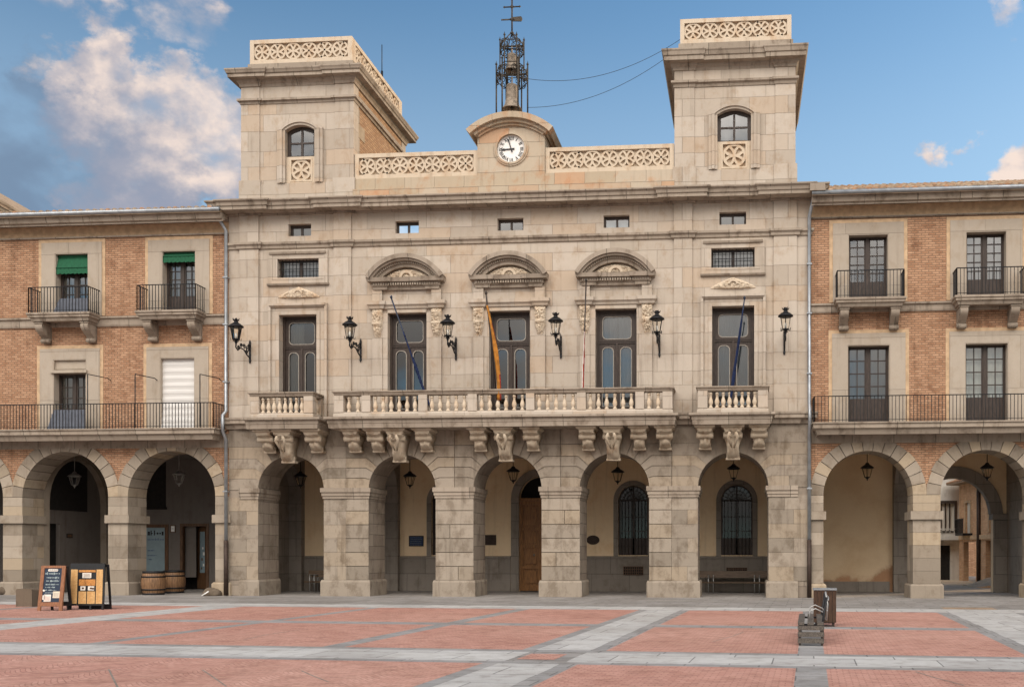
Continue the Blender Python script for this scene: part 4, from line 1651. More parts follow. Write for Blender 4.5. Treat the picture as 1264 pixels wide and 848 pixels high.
# ---- cables from the bell cage to the tower beside it
def cable(p, q, sag, name, label):
    m = MB()
    P, Q = Vector(p), Vector(q)
    pts = [P.lerp(Q, t / 24) - Vector((0, 0, sag * 4 * (t / 24) * (1 - t / 24))) for t in range(25)]
    m.tube(pts, .009, 5)
    return tag(m.build(name, BLACK, None, tuple(P)), label, 'cable')


cable((bx + .5, by, V(97, 651, by)), (RT0 + .22, 1.0, V(48, 836, 1.0)), .62, 'cable', 'upper black cable sagging from the bell cage to the right tower')
cable((bx + .6, by, V(133, 651, by)), (RT0 - .40, 1.0, V(72, 822, 1.0)), .48, 'cable', 'lower black cable sagging from the bell cage to the right tower')
an = MB()
ay = 3.6
ax = twl[5] - .12
an.tube([(ax, ay, twl[3] - .4), (ax, ay, twl[3] + .35)], .05, 6)
an.tube([(ax, ay, twl[3] + .3), (ax, ay, V(55, 488, ay))], .018, 6)
tag(an.build('antenna', IRON, None, (ax, ay, twl[3] - .4)), 'thin grey mast antenna rising behind the left tower parapet', 'antenna')


# ---- wall lanterns on iron brackets
def lantern_parts(root, z0, s, bars=6):
    """hexagonal lantern standing on z0 at the local point (0, LY)"""


def make_wall_lantern():
    t = thing('wall_lantern', '', 'lamp', group='wall lanterns on the town hall facade')
    L = -1.42
    b = MB()
    b.box(-.045, .045, -.05, .0, -.46, .46)
    b.lathe([(0, .0), (.06, .04), (.03, .1), (0, .2)], (0, -.03, .44), 8)
    b.lathe([(0, -.16), (.05, -.06), (.06, 0), (0, .02)], (0, -.03, -.44), 8)
    pts = [(0, -.03, -.30), (0, -.32, -.20), (0, -.65, -.0), (0, -.96, .02), (0, -1.25, -.14), (0, -1.44, -.04), (0, L, .16)]
    b.tube(pts, .035, 6)
    for (yy, zc, r0, sg) in ((-.26, .10, .18, 1), (-.60, .16, .13, -1), (-.92, .15, .11, 1), (-.36, -.06, .10, -1), (-1.18, .0, .10, 1), (-.14, .28, .10, 1)):
        q = []
        for k in range(15):
            w = k / 14 * 3.2 * PI
            r3 = r0 * (1 - k / 18)
            q.append((0, yy + sg * r3 * math.cos(w), zc + r3 * math.sin(w)))
        b.tube(q, [.03 - .001 * k for k in range(15)], 5)
    b.build('bracket', IRON, t)
    n = 6
    z0, z1 = .34, .92
    f = MB()
    f.lathe([(0, .12), (.05, .13), (.06, .2), (.12, .24), (.06, .28), (.16, z0 - .02), (.17, z0 + .03), (0, z0 + .04)], (0, L, 0), n, smooth=False)
    for i in range(n):
        w = 2 * PI * (i + .5) / n
        c, s_ = math.cos(w), math.sin(w)
        f.tube([(.155 * c, L + .155 * s_, z0), (.255 * c, L + .255 * s_, z1)], .017, 4)
        f.tube([(.16 * c, L + .16 * s_, z0), (.24 * c, L + .24 * s_, z0 - .05), (.25 * c, L + .25 * s_, z0 + .06)], .016, 4)
    f.build('lantern_frame', IRON, t)
    g_ = MB()
    vs = []
    for r, z in ((.145, z0 + .03), (.245, z1)):
        vs += [(r * math.cos(2 * PI * (i + .5) / n), L + r * math.sin(2 * PI * (i + .5) / n), z) for i in range(n)]
    g_.add(vs, [(i, (i + 1) % n, (i + 1) % n + n, i + n) for i in range(n)])
    g_.build('glass', LGLASS, t)
    c = MB()
    c.lathe([(0, z1 - .01), (.27, z1 - .02), (.36, z1 + .02), (.36, z1 + .05), (.30, z1 + .10), (.22, z1 + .17), (.13, z1 + .22), (.09, z1 + .27), (.09, z1 + .31), (.14, z1 + .33),
             (.15, z1 + .36), (.09, z1 + .37), (.05, z1 + .44), (0, z1 + .45)], (0, L, 0), 12)
    for i in range(6):
        w = 2 * PI * i / 6
        c.tube([(.13 * math.cos(w), L + .13 * math.sin(w), z1 + .35), (.16 * math.cos(w), L + .16 * math.sin(w), z1 + .43)], .022, 4)
    c.build('lantern_cap', IRON, t)
    t.scale = (.77, .77, .77)
    u_l = MB()
    u_l.lathe([(.0, z0 + .04), (.05, z0 + .05), (.06, z0 + .2), (.04, z0 + .3), (0, z0 + .32)], (0, L, 0), 8)
    u_l.build('bulb', WHITE, t)
    return t


wl = make_wall_lantern()
zl = V(433, 445)
LAMPS = [(310, 'black wall lantern nearest the left drainpipe, by the small left balcony'), (445.5, 'black wall lantern left of the window with the furled blue flag and pediment'),
         (563, 'black wall lantern between the blue flag window and the orange flag window'), (692.5, 'black wall lantern just right of the orange flag window'),
         (814, 'black wall lantern at the right end of the long balcony'), (968, 'black wall lantern nearest the right drainpipe, right of the small right balcony')]
for i, (uu, lb) in enumerate(LAMPS):
    loc = (U(uu), -.005 if i not in (0, 5) else -.075, zl)
    if i == 0:
        wl.location = loc
        wl['label'] = lb
    else:
        dup(wl, lb, loc)


PALEIRON = plain('pale_painted_iron', (.36, .345, .32), .5, .2)


# ---- hanging lanterns under the arches
def make_hanging(mt):
    t = thing('hanging_lantern', '', 'lamp', group='lanterns hanging under the arches')
    t.scale = (.72, .72, .72)
    n = 6
    f = MB()
    f.tube([(0, 0, .50), (0, 0, 2.1)], .022, 5)
    f.lathe([(0, .5), (.10, .46), (.05, .42), (.0, .4)], (0, 0, 0), 8)
    for i in range(n):
        w = 2 * PI * (i + .5) / n
        c, s_ = math.cos(w), math.sin(w)
        f.tube([(.16 * c, .16 * s_, -.30), (.30 * c, .30 * s_, .18)], .016, 4)
        w2 = 2 * PI * (i + 1.5) / n
        f.tube([(.16 * c, .16 * s_, -.30), (.16 * math.cos(w2), .16 * math.sin(w2), -.30)], .02, 4)
    f.lathe([(0, -.50), (.04, -.46), (.03, -.42), (.12, -.33), (.16, -.30), (0, -.29)], (0, 0, 0), 8)
    f.build('lantern_frame', mt, t)
    g_ = MB()
    vs = []
    for r, z in ((.15, -.28), (.29, .17)):
        vs += [(r * math.cos(2 * PI * (i + .5) / n), r * math.sin(2 * PI * (i + .5) / n), z) for i in range(n)]
    g_.add(vs, [(i, (i + 1) % n, (i + 1) % n + n, i + n) for i in range(n)])
    g_.build('glass', LGLASS, t)
    c = MB()
    c.lathe([(0, .17), (.31, .17), (.38, .19), (.36, .23), (.24, .32), (.14, .38), (.10, .44), (0, .46)], (0, 0, 0), 12)
    c.build('lantern_cap', mt, t)
    return t


HANG = [(371, 592, 2.6, 'lantern hanging in the leftmost arch of the stone town hall'), (506, 592, 2.6, 'lantern hanging in the arch with the blue plaque'),
        (633.5, 586, 2.6, 'lantern hanging in the arch of the oak door'), (762.5, 587, 2.6, 'lantern hanging in the arch with the oval plaque'),
        (905.5, 583, 2.6, 'lantern hanging in the arch with the long wooden bench'), (92, 592, 3.0, 'pale lantern hanging in the left brick arcade above the menu boards'),
        (221, 590, 3.0, 'pale lantern hanging in the left brick arcade above the barrels'), (1070.5, 582, 2.6, 'lantern hanging in front of the blank cream wall'),
        (1218.5, 582, 2.6, 'lantern hanging in the archway that opens to the side street')]
for i, (uu, vv, yy, lb) in enumerate(HANG):
    loc = (U(uu, yy), yy, V(vv, uu, yy))
    if i in (0, 5):
        hl = make_hanging(IRON if i == 0 else PALEIRON)
        hl.location = loc
        hl['label'] = lb
        hang0 = hl if i == 0 else hang0
    elif i == 7:
        hl = dup(hang0, lb, loc)
    else:
        dup(hl, lb, loc)


# ---- furled flags on the balconies
def flagpole(label, u0, v0, u1, v1, ytop, mats, width, t0=.12, t1=.95, fold=9, hang=.0):
    """pole from the balcony rail (u0, v0) up to (u1, v1), with the cloth furled along it"""
    yb_ = YR + .05
    p0 = Vector((U(u0, yb_), yb_, V(v0, u0, yb_)))
    p1 = Vector((U(u1, ytop), ytop, V(v1, u1, ytop)))
    p0 = p0 + (p0 - p1).normalized() * .7
    t = thing('flagpole', label, 'flag', tuple(p0))
    m = MB()
    m.tube([p0, p1], .026, 8)
    m.lathe([(0, -.03), (.045, 0), (.045, .05), (0, .12)], tuple(p1), 8)
    m.build('pole', mats[0], t, tuple(p0))
    c = MB()
    n = 22
    ax_ = (p0 - p1)
    sd = Vector((1, 0, 0))
    rows = []
    for i in range(n + 1):
        s_ = i / n
        q = p1 + ax_ * (t0 + (t1 - t0) * s_)
        q = q + Vector((hang * math.sin(PI * s_ * .8), -.03, 0))
        w = width * (.35 + .65 * min(1, s_ * 2.2)) * (1 - .25 * max(0, s_ - .75) * 4) * (1 + .16 * math.sin(s_ * 11 + u0))
        row = []
        for j in range(fold * 2):
            a = 2 * PI * j / (fold * 2)
            rr = w * (.72 + .28 * math.cos(fold * a / 1.5 + s_ * 3) + .12 * math.sin(3 * a + s_ * 7))
            row.append(q + sd * rr * math.cos(a + s_ * 1.3) + Vector((0, rr * .8 * math.sin(a + s_ * 1.3), 0)))
        rows.append(row)
    k = fold * 2
    vs = [p for r in rows for p in r]
    for i in range(n):
        for j in range(k):
            a, b_ = i * k + j, i * k + (j + 1) % k
            mi = min(len(mats) - 2, int((j + i * .25) % k * (len(mats) - 1) / k))
            c.f.append([a, b_, b_ + k, a + k])
            c.m.append(mi)
            c.sm.append(True)
    c.v = [tuple(p) for p in vs]
    c.f += [list(range(k)), [n * k + j for j in reversed(range(k))]]
    c.m += [0, 0]
    c.sm += [True, True]
    c.build('flag', mats[1:], t, tuple(p0))
    return t


NAVY = plain('navy_cloth', (.008, .02, .075), .8, var=.2, scale=8)
NAVYP = plain('navy_pole', (.012, .022, .05), .5)
RCLOTH = plain('red_cloth', (.30, .035, .018), .8, var=.2)
YCLOTH = plain('yellow_cloth', (.46, .185, .025), .8, var=.2)
WCLOTH = plain('white_cloth', (.72, .68, .62), .8, var=.1)
DPOLE = plain('dark_pole', (.03, .02, .016), .5)
flagpole('furled dark blue flag on a leaning pole, left of the orange flag', 524, 483, 483, 368, -1.75, [NAVYP, NAVY], .055, .30, .97)
flagpole('furled orange and red flag hanging at the middle balcony window', 612, 480, 600, 363, -1.5, [DPOLE, RCLOTH, YCLOTH, YCLOTH, YCLOTH], .10, .10, .93, fold=7, hang=.16)
flagpole('upright pole with a thin furled white and red flag', 719.5, 478, 723.5, 347, -1.35, [DPOLE, WCLOTH, WCLOTH, WCLOTH, RCLOTH], .05, .40, .97)
flagpole('furled dark blue flag on the small right balcony', 904, 477, 919, 369, -1.7, [NAVYP, NAVY], .06, .10, .96)

# ---- plaques on the back wall of the arcade
BLUE = plain('blue_enamel', (.02, .045, .11), .4, var=.3, scale=30)
for nm_, lb, u0, u1, v0, v1, mt in (('wall_plaque', 'blue rectangular plaque on the cream arcade wall', 505, 523, 661, 674, BLUE),
                                    ('wall_plaque', 'dark bronze rectangular plaque on the wall left of the oak door', 597, 612.5, 660, 672.5, RUSTP)):
    x0, x1, za, zb = U(u0, YB), U(u1, YB), V(v1, u0, YB), V(v0, u0, YB)
    t = thing(nm_, lb, 'plaque', ((x0 + x1) / 2, YB, za))
    o_ = ((x0 + x1) / 2, YB, za)
    m = MB()
    m.prism(rect(x0, x1, za, zb), YB - .035, YB - .002, [rect(x0 + .03, x1 - .03, za + .03, zb - .03)])
    m.build('plaque_frame', RUSTP, t, o_)
    m = MB()
    m.box(x0 + .03, x1 - .03, YB - .02, YB - .002, za + .03, zb - .03)
    if mt is BLUE:
        for i in range(5):
            z = zb - .08 - i * (zb - za - .14) / 4
            x = x0 + .07
            while x < x1 - .1:
                w = rnd.uniform(.02, .06)
                m.box(x, min(x + w, x1 - .06), YB - .023, YB - .019, z - .012, z + .012, 1)
                x += w + .02
    m.build('plaque_plate', [mt, SLATE], t, o_)
x0, x1, za, zb = U(724, YB), U(740, YB), V(672, 730, YB), V(660.5, 730, YB)
m = MB()
cxp, czp = (x0 + x1) / 2, (za + zb) / 2
m.prism([(cxp + (x1 - x0) / 2 * math.cos(2 * PI * i / 28), czp + (zb - za) / 2 * math.sin(2 * PI * i / 28)) for i in range(28)], YB - .03, YB - .002)
m.prism([(cxp + (x1 - x0) / 2.5 * math.cos(2 * PI * i / 28), czp + (zb - za) / 2.6 * math.sin(2 * PI * i / 28)) for i in range(28)], YB - .045, YB - .03)
tag(m.build('wall_plaque', RUSTP, None, (cxp, YB, za)), 'dark oval plaque on the cream arcade wall', 'plaque')

# ------------------------------------------------------------------ brick side buildings
YW = .06                               # wall plane
SAND = plain('sandy_plaster', (.52, .36, .22), .85, var=.12, scale=5)


def french_window(root, x0, x1, z0, z1, rows, panel, yy=.34, curtain=None, leafcols=2, name='window'):
    """glazed double door: frame, muntins, bottom panels"""
    f = MB()
    w = x1 - x0
    mid = (x0 + x1) / 2
    a = .07
    f.prism(rect(x0 - .01, x1 + .01, z0, z1 + .01), yy, yy + .09, [rect(x0 + a, x1 - a, z0 + a, z1 - a)])
    f.box(mid - .06, mid + .06, yy - .015, yy + .08, z0 + .02, z1 - .02)
    zb = z0 + panel
    for xa, xb in ((x0 + a, mid - .06), (mid + .06, x1 - a)):
        f.box(xa - .005, xa + .05, yy + .01, yy + .07, z0, z1 - .02)
        f.box(xb - .05, xb + .005, yy + .01, yy + .07, z0, z1 - .02)
        f.box(xa, xb, yy + .02, yy + .06, z0 + .02, zb)
        f.box(xa + .09, xb - .09, yy + .008, yy + .03, z0 + .12, zb - .09)
        f.box(xa, xb, yy + .01, yy + .07, z1 - a - .05, z1 - a + .005)
        for i in range(1, leafcols):
            x = xa + (xb - xa) * i / leafcols
            f.box(x - .016, x + .016, yy + .015, yy + .06, zb - .01, z1 - a)
        for i in range(0, rows):
            z = zb + (z1 - a - zb) * i / rows
            f.box(xa, xb, yy + .018, yy + .062, z - .018, z + .018)
    fo = f.build(name, WOOD, root)
    g_ = MB()
    g_.add([(x0 + .02, yy + .044, zb), (x1 - .02, yy + .044, zb), (x1 - .02, yy + .044, z1 - .02), (x0 + .02, yy + .044, z1 - .02)], [(0, 1, 2, 3)])
    g_.build('pane', GLASS, fo)
    if curtain:
        c = MB()
        vs = []
        n = 30
        for k in range(n + 1):
            x = x0 + w * k / n
            y = yy + .17 + .025 * math.sin(k * 1.8)
            vs += [(x, y, z0), (x, y, z1)]
        c.add(vs, [(2 * k, 2 * k + 2, 2 * k + 3, 2 * k + 1) for k in range(n)], 0, True)
        c.build('curtain', curtain, fo, keep=True)
    return fo


def railing(root, pts, z0, z1, step=.125, label=None):
    """iron balusters along a plan path"""
    m = MB()
    for p, q in zip(pts, pts[1:]):
        P, Q = Vector((*p, 0)), Vector((*q, 0))
        L = (Q - P).length
        n = max(2, round(L / step))
        for i in range(n + 1):
            c = P.lerp(Q, i / n)
            r = .014 if i % n else .02
            m.box(c.x - r / 1.4, c.x + r / 1.4, c.y - r / 1.4, c.y + r / 1.4, z0, z1)
        for z, r in ((z1, .022), (z0 + .07, .012)):
            m.tube([(P.x, P.y, z), (Q.x, Q.y, z)], r, 4)
    return m.build('railing', IRON, root)


def side_bracket(root, xc, zt, h, d, w=.34):
    m = MB()
    n = 14
    pr = [(-.0, zt), (-d, zt), (-d, zt - .10)]
    for i in range(n + 1):
        t = i / n
        pr.append((-d * (1 - t) ** .9 * .92 - .07 - .07 * math.sin(t * 2 * PI), zt - .12 - (h - .12) * t))
    pr.append((0, zt - h))
    m.prism([(YW + a, b) for a, b in pr], xc - w / 2, xc + w / 2, plane='yz')
    m.box(xc - w * .6, xc + w * .6, YW - d - .03, YW, zt - .06, zt - .003)
    m.lathe([(0, -w / 2 - .02), (.09, -w / 2 - .02), (.09, w / 2 + .02), (0, w / 2 + .02)], (0, 0, 0), 10)
    for j in range(len(m.v) - 40, len(m.v)):
        x, y, z = m.v[j]
        m.v[j] = (xc + z, YW - .14 + x, zt - h + .09 + y)
    return m.build('bracket', CORN, root)


def tile_roof(root, x0, x1, ye, ze, depth, pitch, tile=.27):
    """rows of half round clay tiles running up the slope, one ridge per course"""
    m = MB()
    nrow = int(depth / .42)
    nt = int((x1 - x0) / tile)
    sl = math.tan(pitch)
    for r in range(nrow):
        for i in range(nt):
            xc = x0 + tile * (i + .5) + rnd.uniform(-.015, .015)
            ya, yb = ye + r * .42 + rnd.uniform(-.02, .02), ye + r * .42 + .52
            za, zb = ze + (ya - ye) * sl + .035, ze + (yb - ye) * sl
            vs = []
            for y, z, rr in ((ya, za, tile * .36), (yb, zb, tile * .30)):
                for k in range(6):
                    w = PI * k / 5
                    vs.append((xc + rr * math.cos(w), y, z + rr * .95 * math.sin(w)))
            m.add(vs, [(k, k + 1, k + 7, k + 6) for k in range(5)] + [(0, 1, 2, 3, 4, 5)], 0, True)
    L = nrow * .42
    m.prism([(ye + .03, ze - .03), (ye + L, ze + L * sl - .03), (ye + L, ze + L * sl - .12), (ye + .03, ze - .12)], x0, x1, mat=0, plane='yz')
    return m.build('roof', TILE, root)


def brick_building(root, xa, xb, P):
    """two storeys of brick over a stone arcade; P holds the measured levels"""
    zsl, zst = P['slab'], P['string']
    pd = 1.2
    inner = P['inner'] + YW
    # --- arcade
    R_, ring_w = P['r'], P['rw']
    zs_, zi1, zi0 = P['spring'], P['imp1'], P['imp0']
    sp = MB()
    q = [(xa, zi1)]
    for c in P['arches']:
        ro = R_ + ring_w - .02
        lft = [(x, z) for x, z in arc(c, zs_, ro, PI, 0, 24)]
        q += [(c - R_ - .3, zi1), (c - R_ - .3, zs_)] if False else []
        lft = [(max(min(x, c + P['half'] - .005), c - P['half'] + .005), z) for x, z in lft]
        q += [(c - P['half'] + .004, zi1)] + lft + [(c + P['half'] - .004, zi1)]
    q += [(xb, zi1), (xb, zsl - .1), (xa, zsl - .1)]
    q = [p for i, p in enumerate(q) if i == 0 or p != q[i - 1]]
    sp.prism(q, YW, YW + pd - .04)
    sp.build('arcade_brickwork', BRICK, root)
    st = MB()
    for c in P['arches']:
        n = 15
        for i in range(n):
            a0, a1 = PI * i / n + .006, PI * (i + 1) / n - .006
            k = 4
            inn = [(c + R_ * math.cos(a0 + (a1 - a0) * j / k), zs_ + R_ * math.sin(a0 + (a1 - a0) * j / k)) for j in range(k + 1)]
            ow = R_ + ring_w + rnd.uniform(-.02, .03)
            out = [(c + ow * math.cos(a1 + (a0 - a1) * j / k), zs_ + ow * math.sin(a1 + (a0 - a1) * j / k)) for j in range(k + 1)]
            lim = P['half'] - .003
            out = [(max(c - lim, min(c + lim, x)), z) for x, z in out]
            st.prism(inn + out, YW - .035, YW + pd)
    gaps = []
    for c0, c1 in zip(P['arches'], P['arches'][1:]):
        gaps.append((c0 + R_, c1 - R_))
    if P.get('end0'):
        gaps.insert(0, P['end0'])
    if P.get('end1'):
        gaps.append(P['end1'])
    for a, b in gaps:
        # stilts above the impost, courses below it
        zz_ = [(zi1, (zi1 + zs_) / 2), ((zi1 + zs_) / 2, zs_)]
        nb = 5
        zb0 = .52
        zz_ += [(zb0 + (zi0 - zb0) * i / nb, zb0 + (zi0 - zb0) * (i + 1) / nb) for i in range(nb)]
        for i, (z0, z1) in enumerate(zz_):
            st.box(a + .001, b - .001, YW - .036, YW + pd * (.5 if i % 2 else .68), z0 + .004, z1 - .004)
            st.box(a + .001, b - .001, YW + pd * (.5 if i % 2 else .68) + .008, YW + pd, z0 + .004, z1 - .004)
        loop = [(a, YW - .036), (b, YW - .036), (b, YW + pd), (a, YW + pd)]
        ip = MB()
        ip.sweep(loop, [(-.1, zi0 + .003), (.09, zi0 + .003), (.09, zi1 - .003), (-.1, zi1 - .003)], True)
        ip.build('impost', SIDE, root)
        st.sweep(loop, [(-.1, .0), (.10, .0), (.10, .45), (.05, .515), (-.1, .515)], True)
        st.box(a + .05, b - .05, YW + .02, YW + pd - .05, .3, zs_)
    st.build('stone_arcade', SIDE, root)
    # --- upper wall
    up_ = MB()
    holes = [rect(*w[:2], w[2], w[3]) for w in P['windows']]
    up_.prism(rect(xa, xb, zsl - .1, P['frieze'] + .02), YW, YW + .45, holes)
    up_.build('brick_wall', BRICK, root)
    sh = MB()
    sh.box(xa, xb, YW + .95, YW + 1.0, zsl, P['frieze'] + .5)
    sh.box(xa, xb, YW + .45, YW + .96, zsl - .1, zsl + .02)
    sh.box(xa, xb, YW + .45, 8, P['frieze'] + .3, P['frieze'] + .4)
    sh.build('room_shell', DARK, root)
    for x0, x1, z0, z1 in P['windows']:
        su = MB()
        w = .55
        top = z1 + .42
        lo_ = max(z0, zsl)
        for xs_, xt_ in ((x0 + .001, x0 + .03), (x1 - .03, x1 - .001)):
            su.box(xs_, xt_, YW - .03, YW + .30, lo_, z1 - .001)
        su.box(x0 + .03, x1 - .03, YW - .03, YW + .30, z1 - .03, z1 - .001)
        su.prism([(x0 - w, lo_), (x0 - w, top), (x1 + w, top), (x1 + w, lo_), (x1, lo_), (x1, z1), (x0, z1), (x0, lo_)], YW - .04, YW + .002)
        e = .13
        su.prism([(x0 - w - e, lo_), (x0 - w - e, top + e), (x1 + w + e, top + e), (x1 + w + e, lo_), (x1 + w, lo_), (x1 + w, top), (x0 - w, top), (x0 - w, lo_)],
                 YW - .016, YW + .002, mat=1)
        su.build('window_surround', [GREY, SAND], root)
    # --- bands and cornice
    co = MB()
    e = P['eave']
    fz = P['frieze']
    co.box(xa, xb, YW - .03, YW + .3, fz, fz + .42, 1)
    co.box(xa, xb, YW - .07, YW + .2, fz - .06, fz + .0)
    n = int((xb - xa) / 1.9)
    for i in range(n + 1):
        a = xa + (xb - xa) * i / (n + 1) + .006
        b = xa + (xb - xa) * (i + 1) / (n + 1) - .006
        co.prism([(YW + .1, fz + .42), (YW - .08, fz + .43), (YW - .16, fz + .5), (YW - .52, e - .36), (YW - .52, e - .30), (YW - .60, e - .27), (YW - .66, e - .10), (YW - .66, e - .04),
                  (YW + .1, e - .04)], a, b, plane='yz')
    co.build('eaves_cornice', [CORN, SAND], root)
    gu = MB()
    gu.tube([(xa - (.0 if xa < 0 else .0), YW - .76, e + .02), (xb, YW - .76, e + .02)], .085, 8)
    gu.build('gutter', ZINC, root)
    tile_roof(root, xa, xb, YW - .80, e + .03, P['rdepth'], P['pitch'])
    sb = MB()
    sb.sweep([(xa, YW), (xb, YW)], [(-.1, zst[0]), (.05, zst[0]), (.07, zst[0] + .06), (.07, zst[1] - .10), (.14, zst[1] - .06), (.14, zst[1]), (-.1, zst[1] + .02)])
    sb.build('string_course', CORN, root)
    # --- long balcony
    lb = MB()
    la, lbx = P['long']
    lb.sweep([(la, YW), (la, YW - .85), (lbx, YW - .85), (lbx, YW)], [(-.2, zsl - .38), (-.16, zsl - .38), (-.10, zsl - .22), (.0, zsl - .16), (.0, zsl - .02), (.05, zsl), (.05, zsl + .05), (-.2, zsl + .06)])
    lb.box(la + .1, lbx - .1, YW - .75, YW, zsl - .2, zsl + .055)
    lb.prism(rect(xa, xb, zsl - .62, zsl - .10), YW - .04, YW + .01)
    lb.build('long_balcony', CORN, root)
    railing(root, [(la + .04, YW), (la + .04, YW - .82), (lbx - .04, YW - .82), (lbx - .04, YW)], zsl + .06, zsl + P['rail'])
    # --- small balconies
    for x0, x1 in P['small']:
        b = MB()
        zt_ = zst[1]
        b.sweep([(x0, YW), (x0, YW - .72), (x1, YW - .72), (x1, YW)], [(-.3, zt_ - .26), (-.08, zt_ - .26), (-.04, zt_ - .14), (.02, zt_ - .12), (.02, zt_ - .05), (.06, zt_ - .02), (.06, zt_ + .05), (-.3, zt_ + .06)])
        b.box(x0 + .1, x1 - .1, YW - .6, YW, zt_ - .2, zt_ + .055)
        b.build('balcony', CORN, root)
        railing(root, [(x0 + .02, YW), (x0 + .02, YW - .73), (x1 - .02, YW - .73), (x1 - .02, YW)], zt_ + .06, zt_ + 1.02)
        for xc in (x0 + .30, x1 - .30):
            side_bracket(root, xc, zt_ - .27, .74, .56, .30)
    # --- inside of the arcade
    iw = MB()
    ops = P.get('openings', [])
    q = [(xa, 0)]
    for pth in ops:
        q += pth
    q += [(xb, 0), (xb, zsl - .4), (xa, zsl - .4)]
    iw.prism(q, inner, inner + .35)
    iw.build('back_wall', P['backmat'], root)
    cl = MB()
    cl.box(xa, xb, YW + pd, inner + .3, zsl - .55, zsl - .45)
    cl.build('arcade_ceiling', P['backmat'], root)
    for xc in P.get('cross', []):
        di = MB()
        yc, rr = (YW + pd + inner) / 2, (inner - YW - pd) / 2 - .35
        q = [(YW + pd, 0), (YW + pd + .35, 0)] + arc(yc, zs_ - .1, rr, PI, 0, 16) + [(inner - .35, 0), (inner, 0), (inner, zsl - .5), (YW + pd, zsl - .5)]
        di.prism(q, xc - .4, xc + .4, plane='yz')
        di.build('transverse_arch', P['crossmat'], root)
    for xw in P.get('ends', []):
        di = MB()
        di.box(xw - .15, xw + .15, YW + pd, inner, 0, zsl - .5)
        di.build('end_wall', P['crossmat'], root)


LB = thing('brick_building', 'left brick building with green awnings over a stone arcade', 'building', (U(140), YW, 0))
LB.location = (0, 0, 0)
AL = [(U(27) + U(133)) / 2, (U(158.6) + U(264)) / 2]
rl = (U(133) - U(27)) / 2
pitch_l = AL[1] - AL[0]
AL = [AL[0] - 2 * pitch_l, AL[0] - pitch_l] + AL
xla = AL[0] - pitch_l / 2
zl_sp = (V(614, 80) + V(612, 211)) / 2
lw_up = [(U(67), U(108.5)), (U(199), U(241))]
lw_lo = [(U(65), U(106)), (U(197), U(240))]
zsl_l = V(530.5, 140, -.8)
zst_l = (V(403, 140), V(391, 140))
LP = dict(slab=zsl_l, string=zst_l, r=rl, rw=.46, half=pitch_l / 2, spring=zl_sp, imp1=V(635.5, 150), imp0=V(645.5, 150), arches=AL,
          end1=(AL[-1] + rl, BL - .01), end0=(xla, AL[0] - rl),
          windows=[(*lw_up[0], zst_l[1] + .06, V(311, 140)), (*lw_up[1], zst_l[1] + .06, V(311, 140)),
                   (*lw_lo[0], zsl_l + .06, V(442.5, 140)), (*lw_lo[1], zsl_l + .06, V(442.5, 140))],
          frieze=V(291, 140), eave=V(262.5, 140, -.7), rdepth=5.0, pitch=R(13), long=(xla, U(264, -.8)), rail=1.0,
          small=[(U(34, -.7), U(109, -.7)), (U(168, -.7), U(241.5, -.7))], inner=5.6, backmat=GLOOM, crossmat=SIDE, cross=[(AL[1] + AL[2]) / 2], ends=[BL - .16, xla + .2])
yi = LP['inner'] + YW
doorA = [U(52, yi), U(75, yi)]
shop = [U(176, yi), U(208, yi)]
shopd = [U(222.5, yi), U(258, yi)]
zsh1, zsd = V(647, 190, yi), V(646, 240, yi)
LP['openings'] = [[(shop[0], 0), (shop[0], zsh1), (shop[1], zsh1), (shop[1], 0)],
                  [(shopd[0], 0), (shopd[0], zsd), (shopd[1], zsd), (shopd[1], 0)]]
brick_building(LB, xla, BL - .004, LP)
for i, (a, b) in enumerate(lw_up):
    french_window(LB, a, b, zst_l[1] + .07, V(311, 140), 5, .55 if i == 0 else .75, curtain=LINEN)
french_window(LB, *lw_lo[0], zsl_l + .07, V(460, 140), 4, .5, curtain=LINEN)
f = MB()                               # shutter box above the lower left window
a, b = lw_lo[0]
f.box(a, b, .12, .4, V(457, 86), V(443, 86))
f.box(a - .07, b + .05, -.06, .4, V(460.5, 86), V(457, 86))
f.box(a + .02, b - .02, .10, .13, V(455, 86), V(452, 86))
f.build('shutter_box', GREY, LB)
french_window(LB, *lw_lo[1], zsl_l + .07, V(442.5, 140), 4, .5)
f = MB()                               # white roller blind
a, b = lw_lo[1]
n = 40
vs = []
z0, z1 = zsl_l + .07, V(443.5, 140)
for i in range(n + 1):
    z = z1 + (z0 - z1) * i / n
    yy = .16 - .22 * max(0, (i / n - .62)) ** 1.2 * 1.6 + .012 * math.sin(i * 1.6)
    sp_ = .12 * max(0, i / n - .66)
    vs += [(a + .03 - sp_ * 1.4, yy, z), (b - .03, yy, z), (a + .03 - sp_ * 1.4, yy + .02, z), (b - .03, yy + .02, z)]
fc_ = []
for i in range(n):
    o = 4 * i
    fc_ += [(o, o + 1, o + 5, o + 4), (o + 2, o + 3, o + 7, o + 6), (o, o + 2, o + 6, o + 4), (o + 1, o + 3, o + 7, o + 5)]
f.add(vs, fc_, 0)
f.build('roller_blind', BLIND, LB)
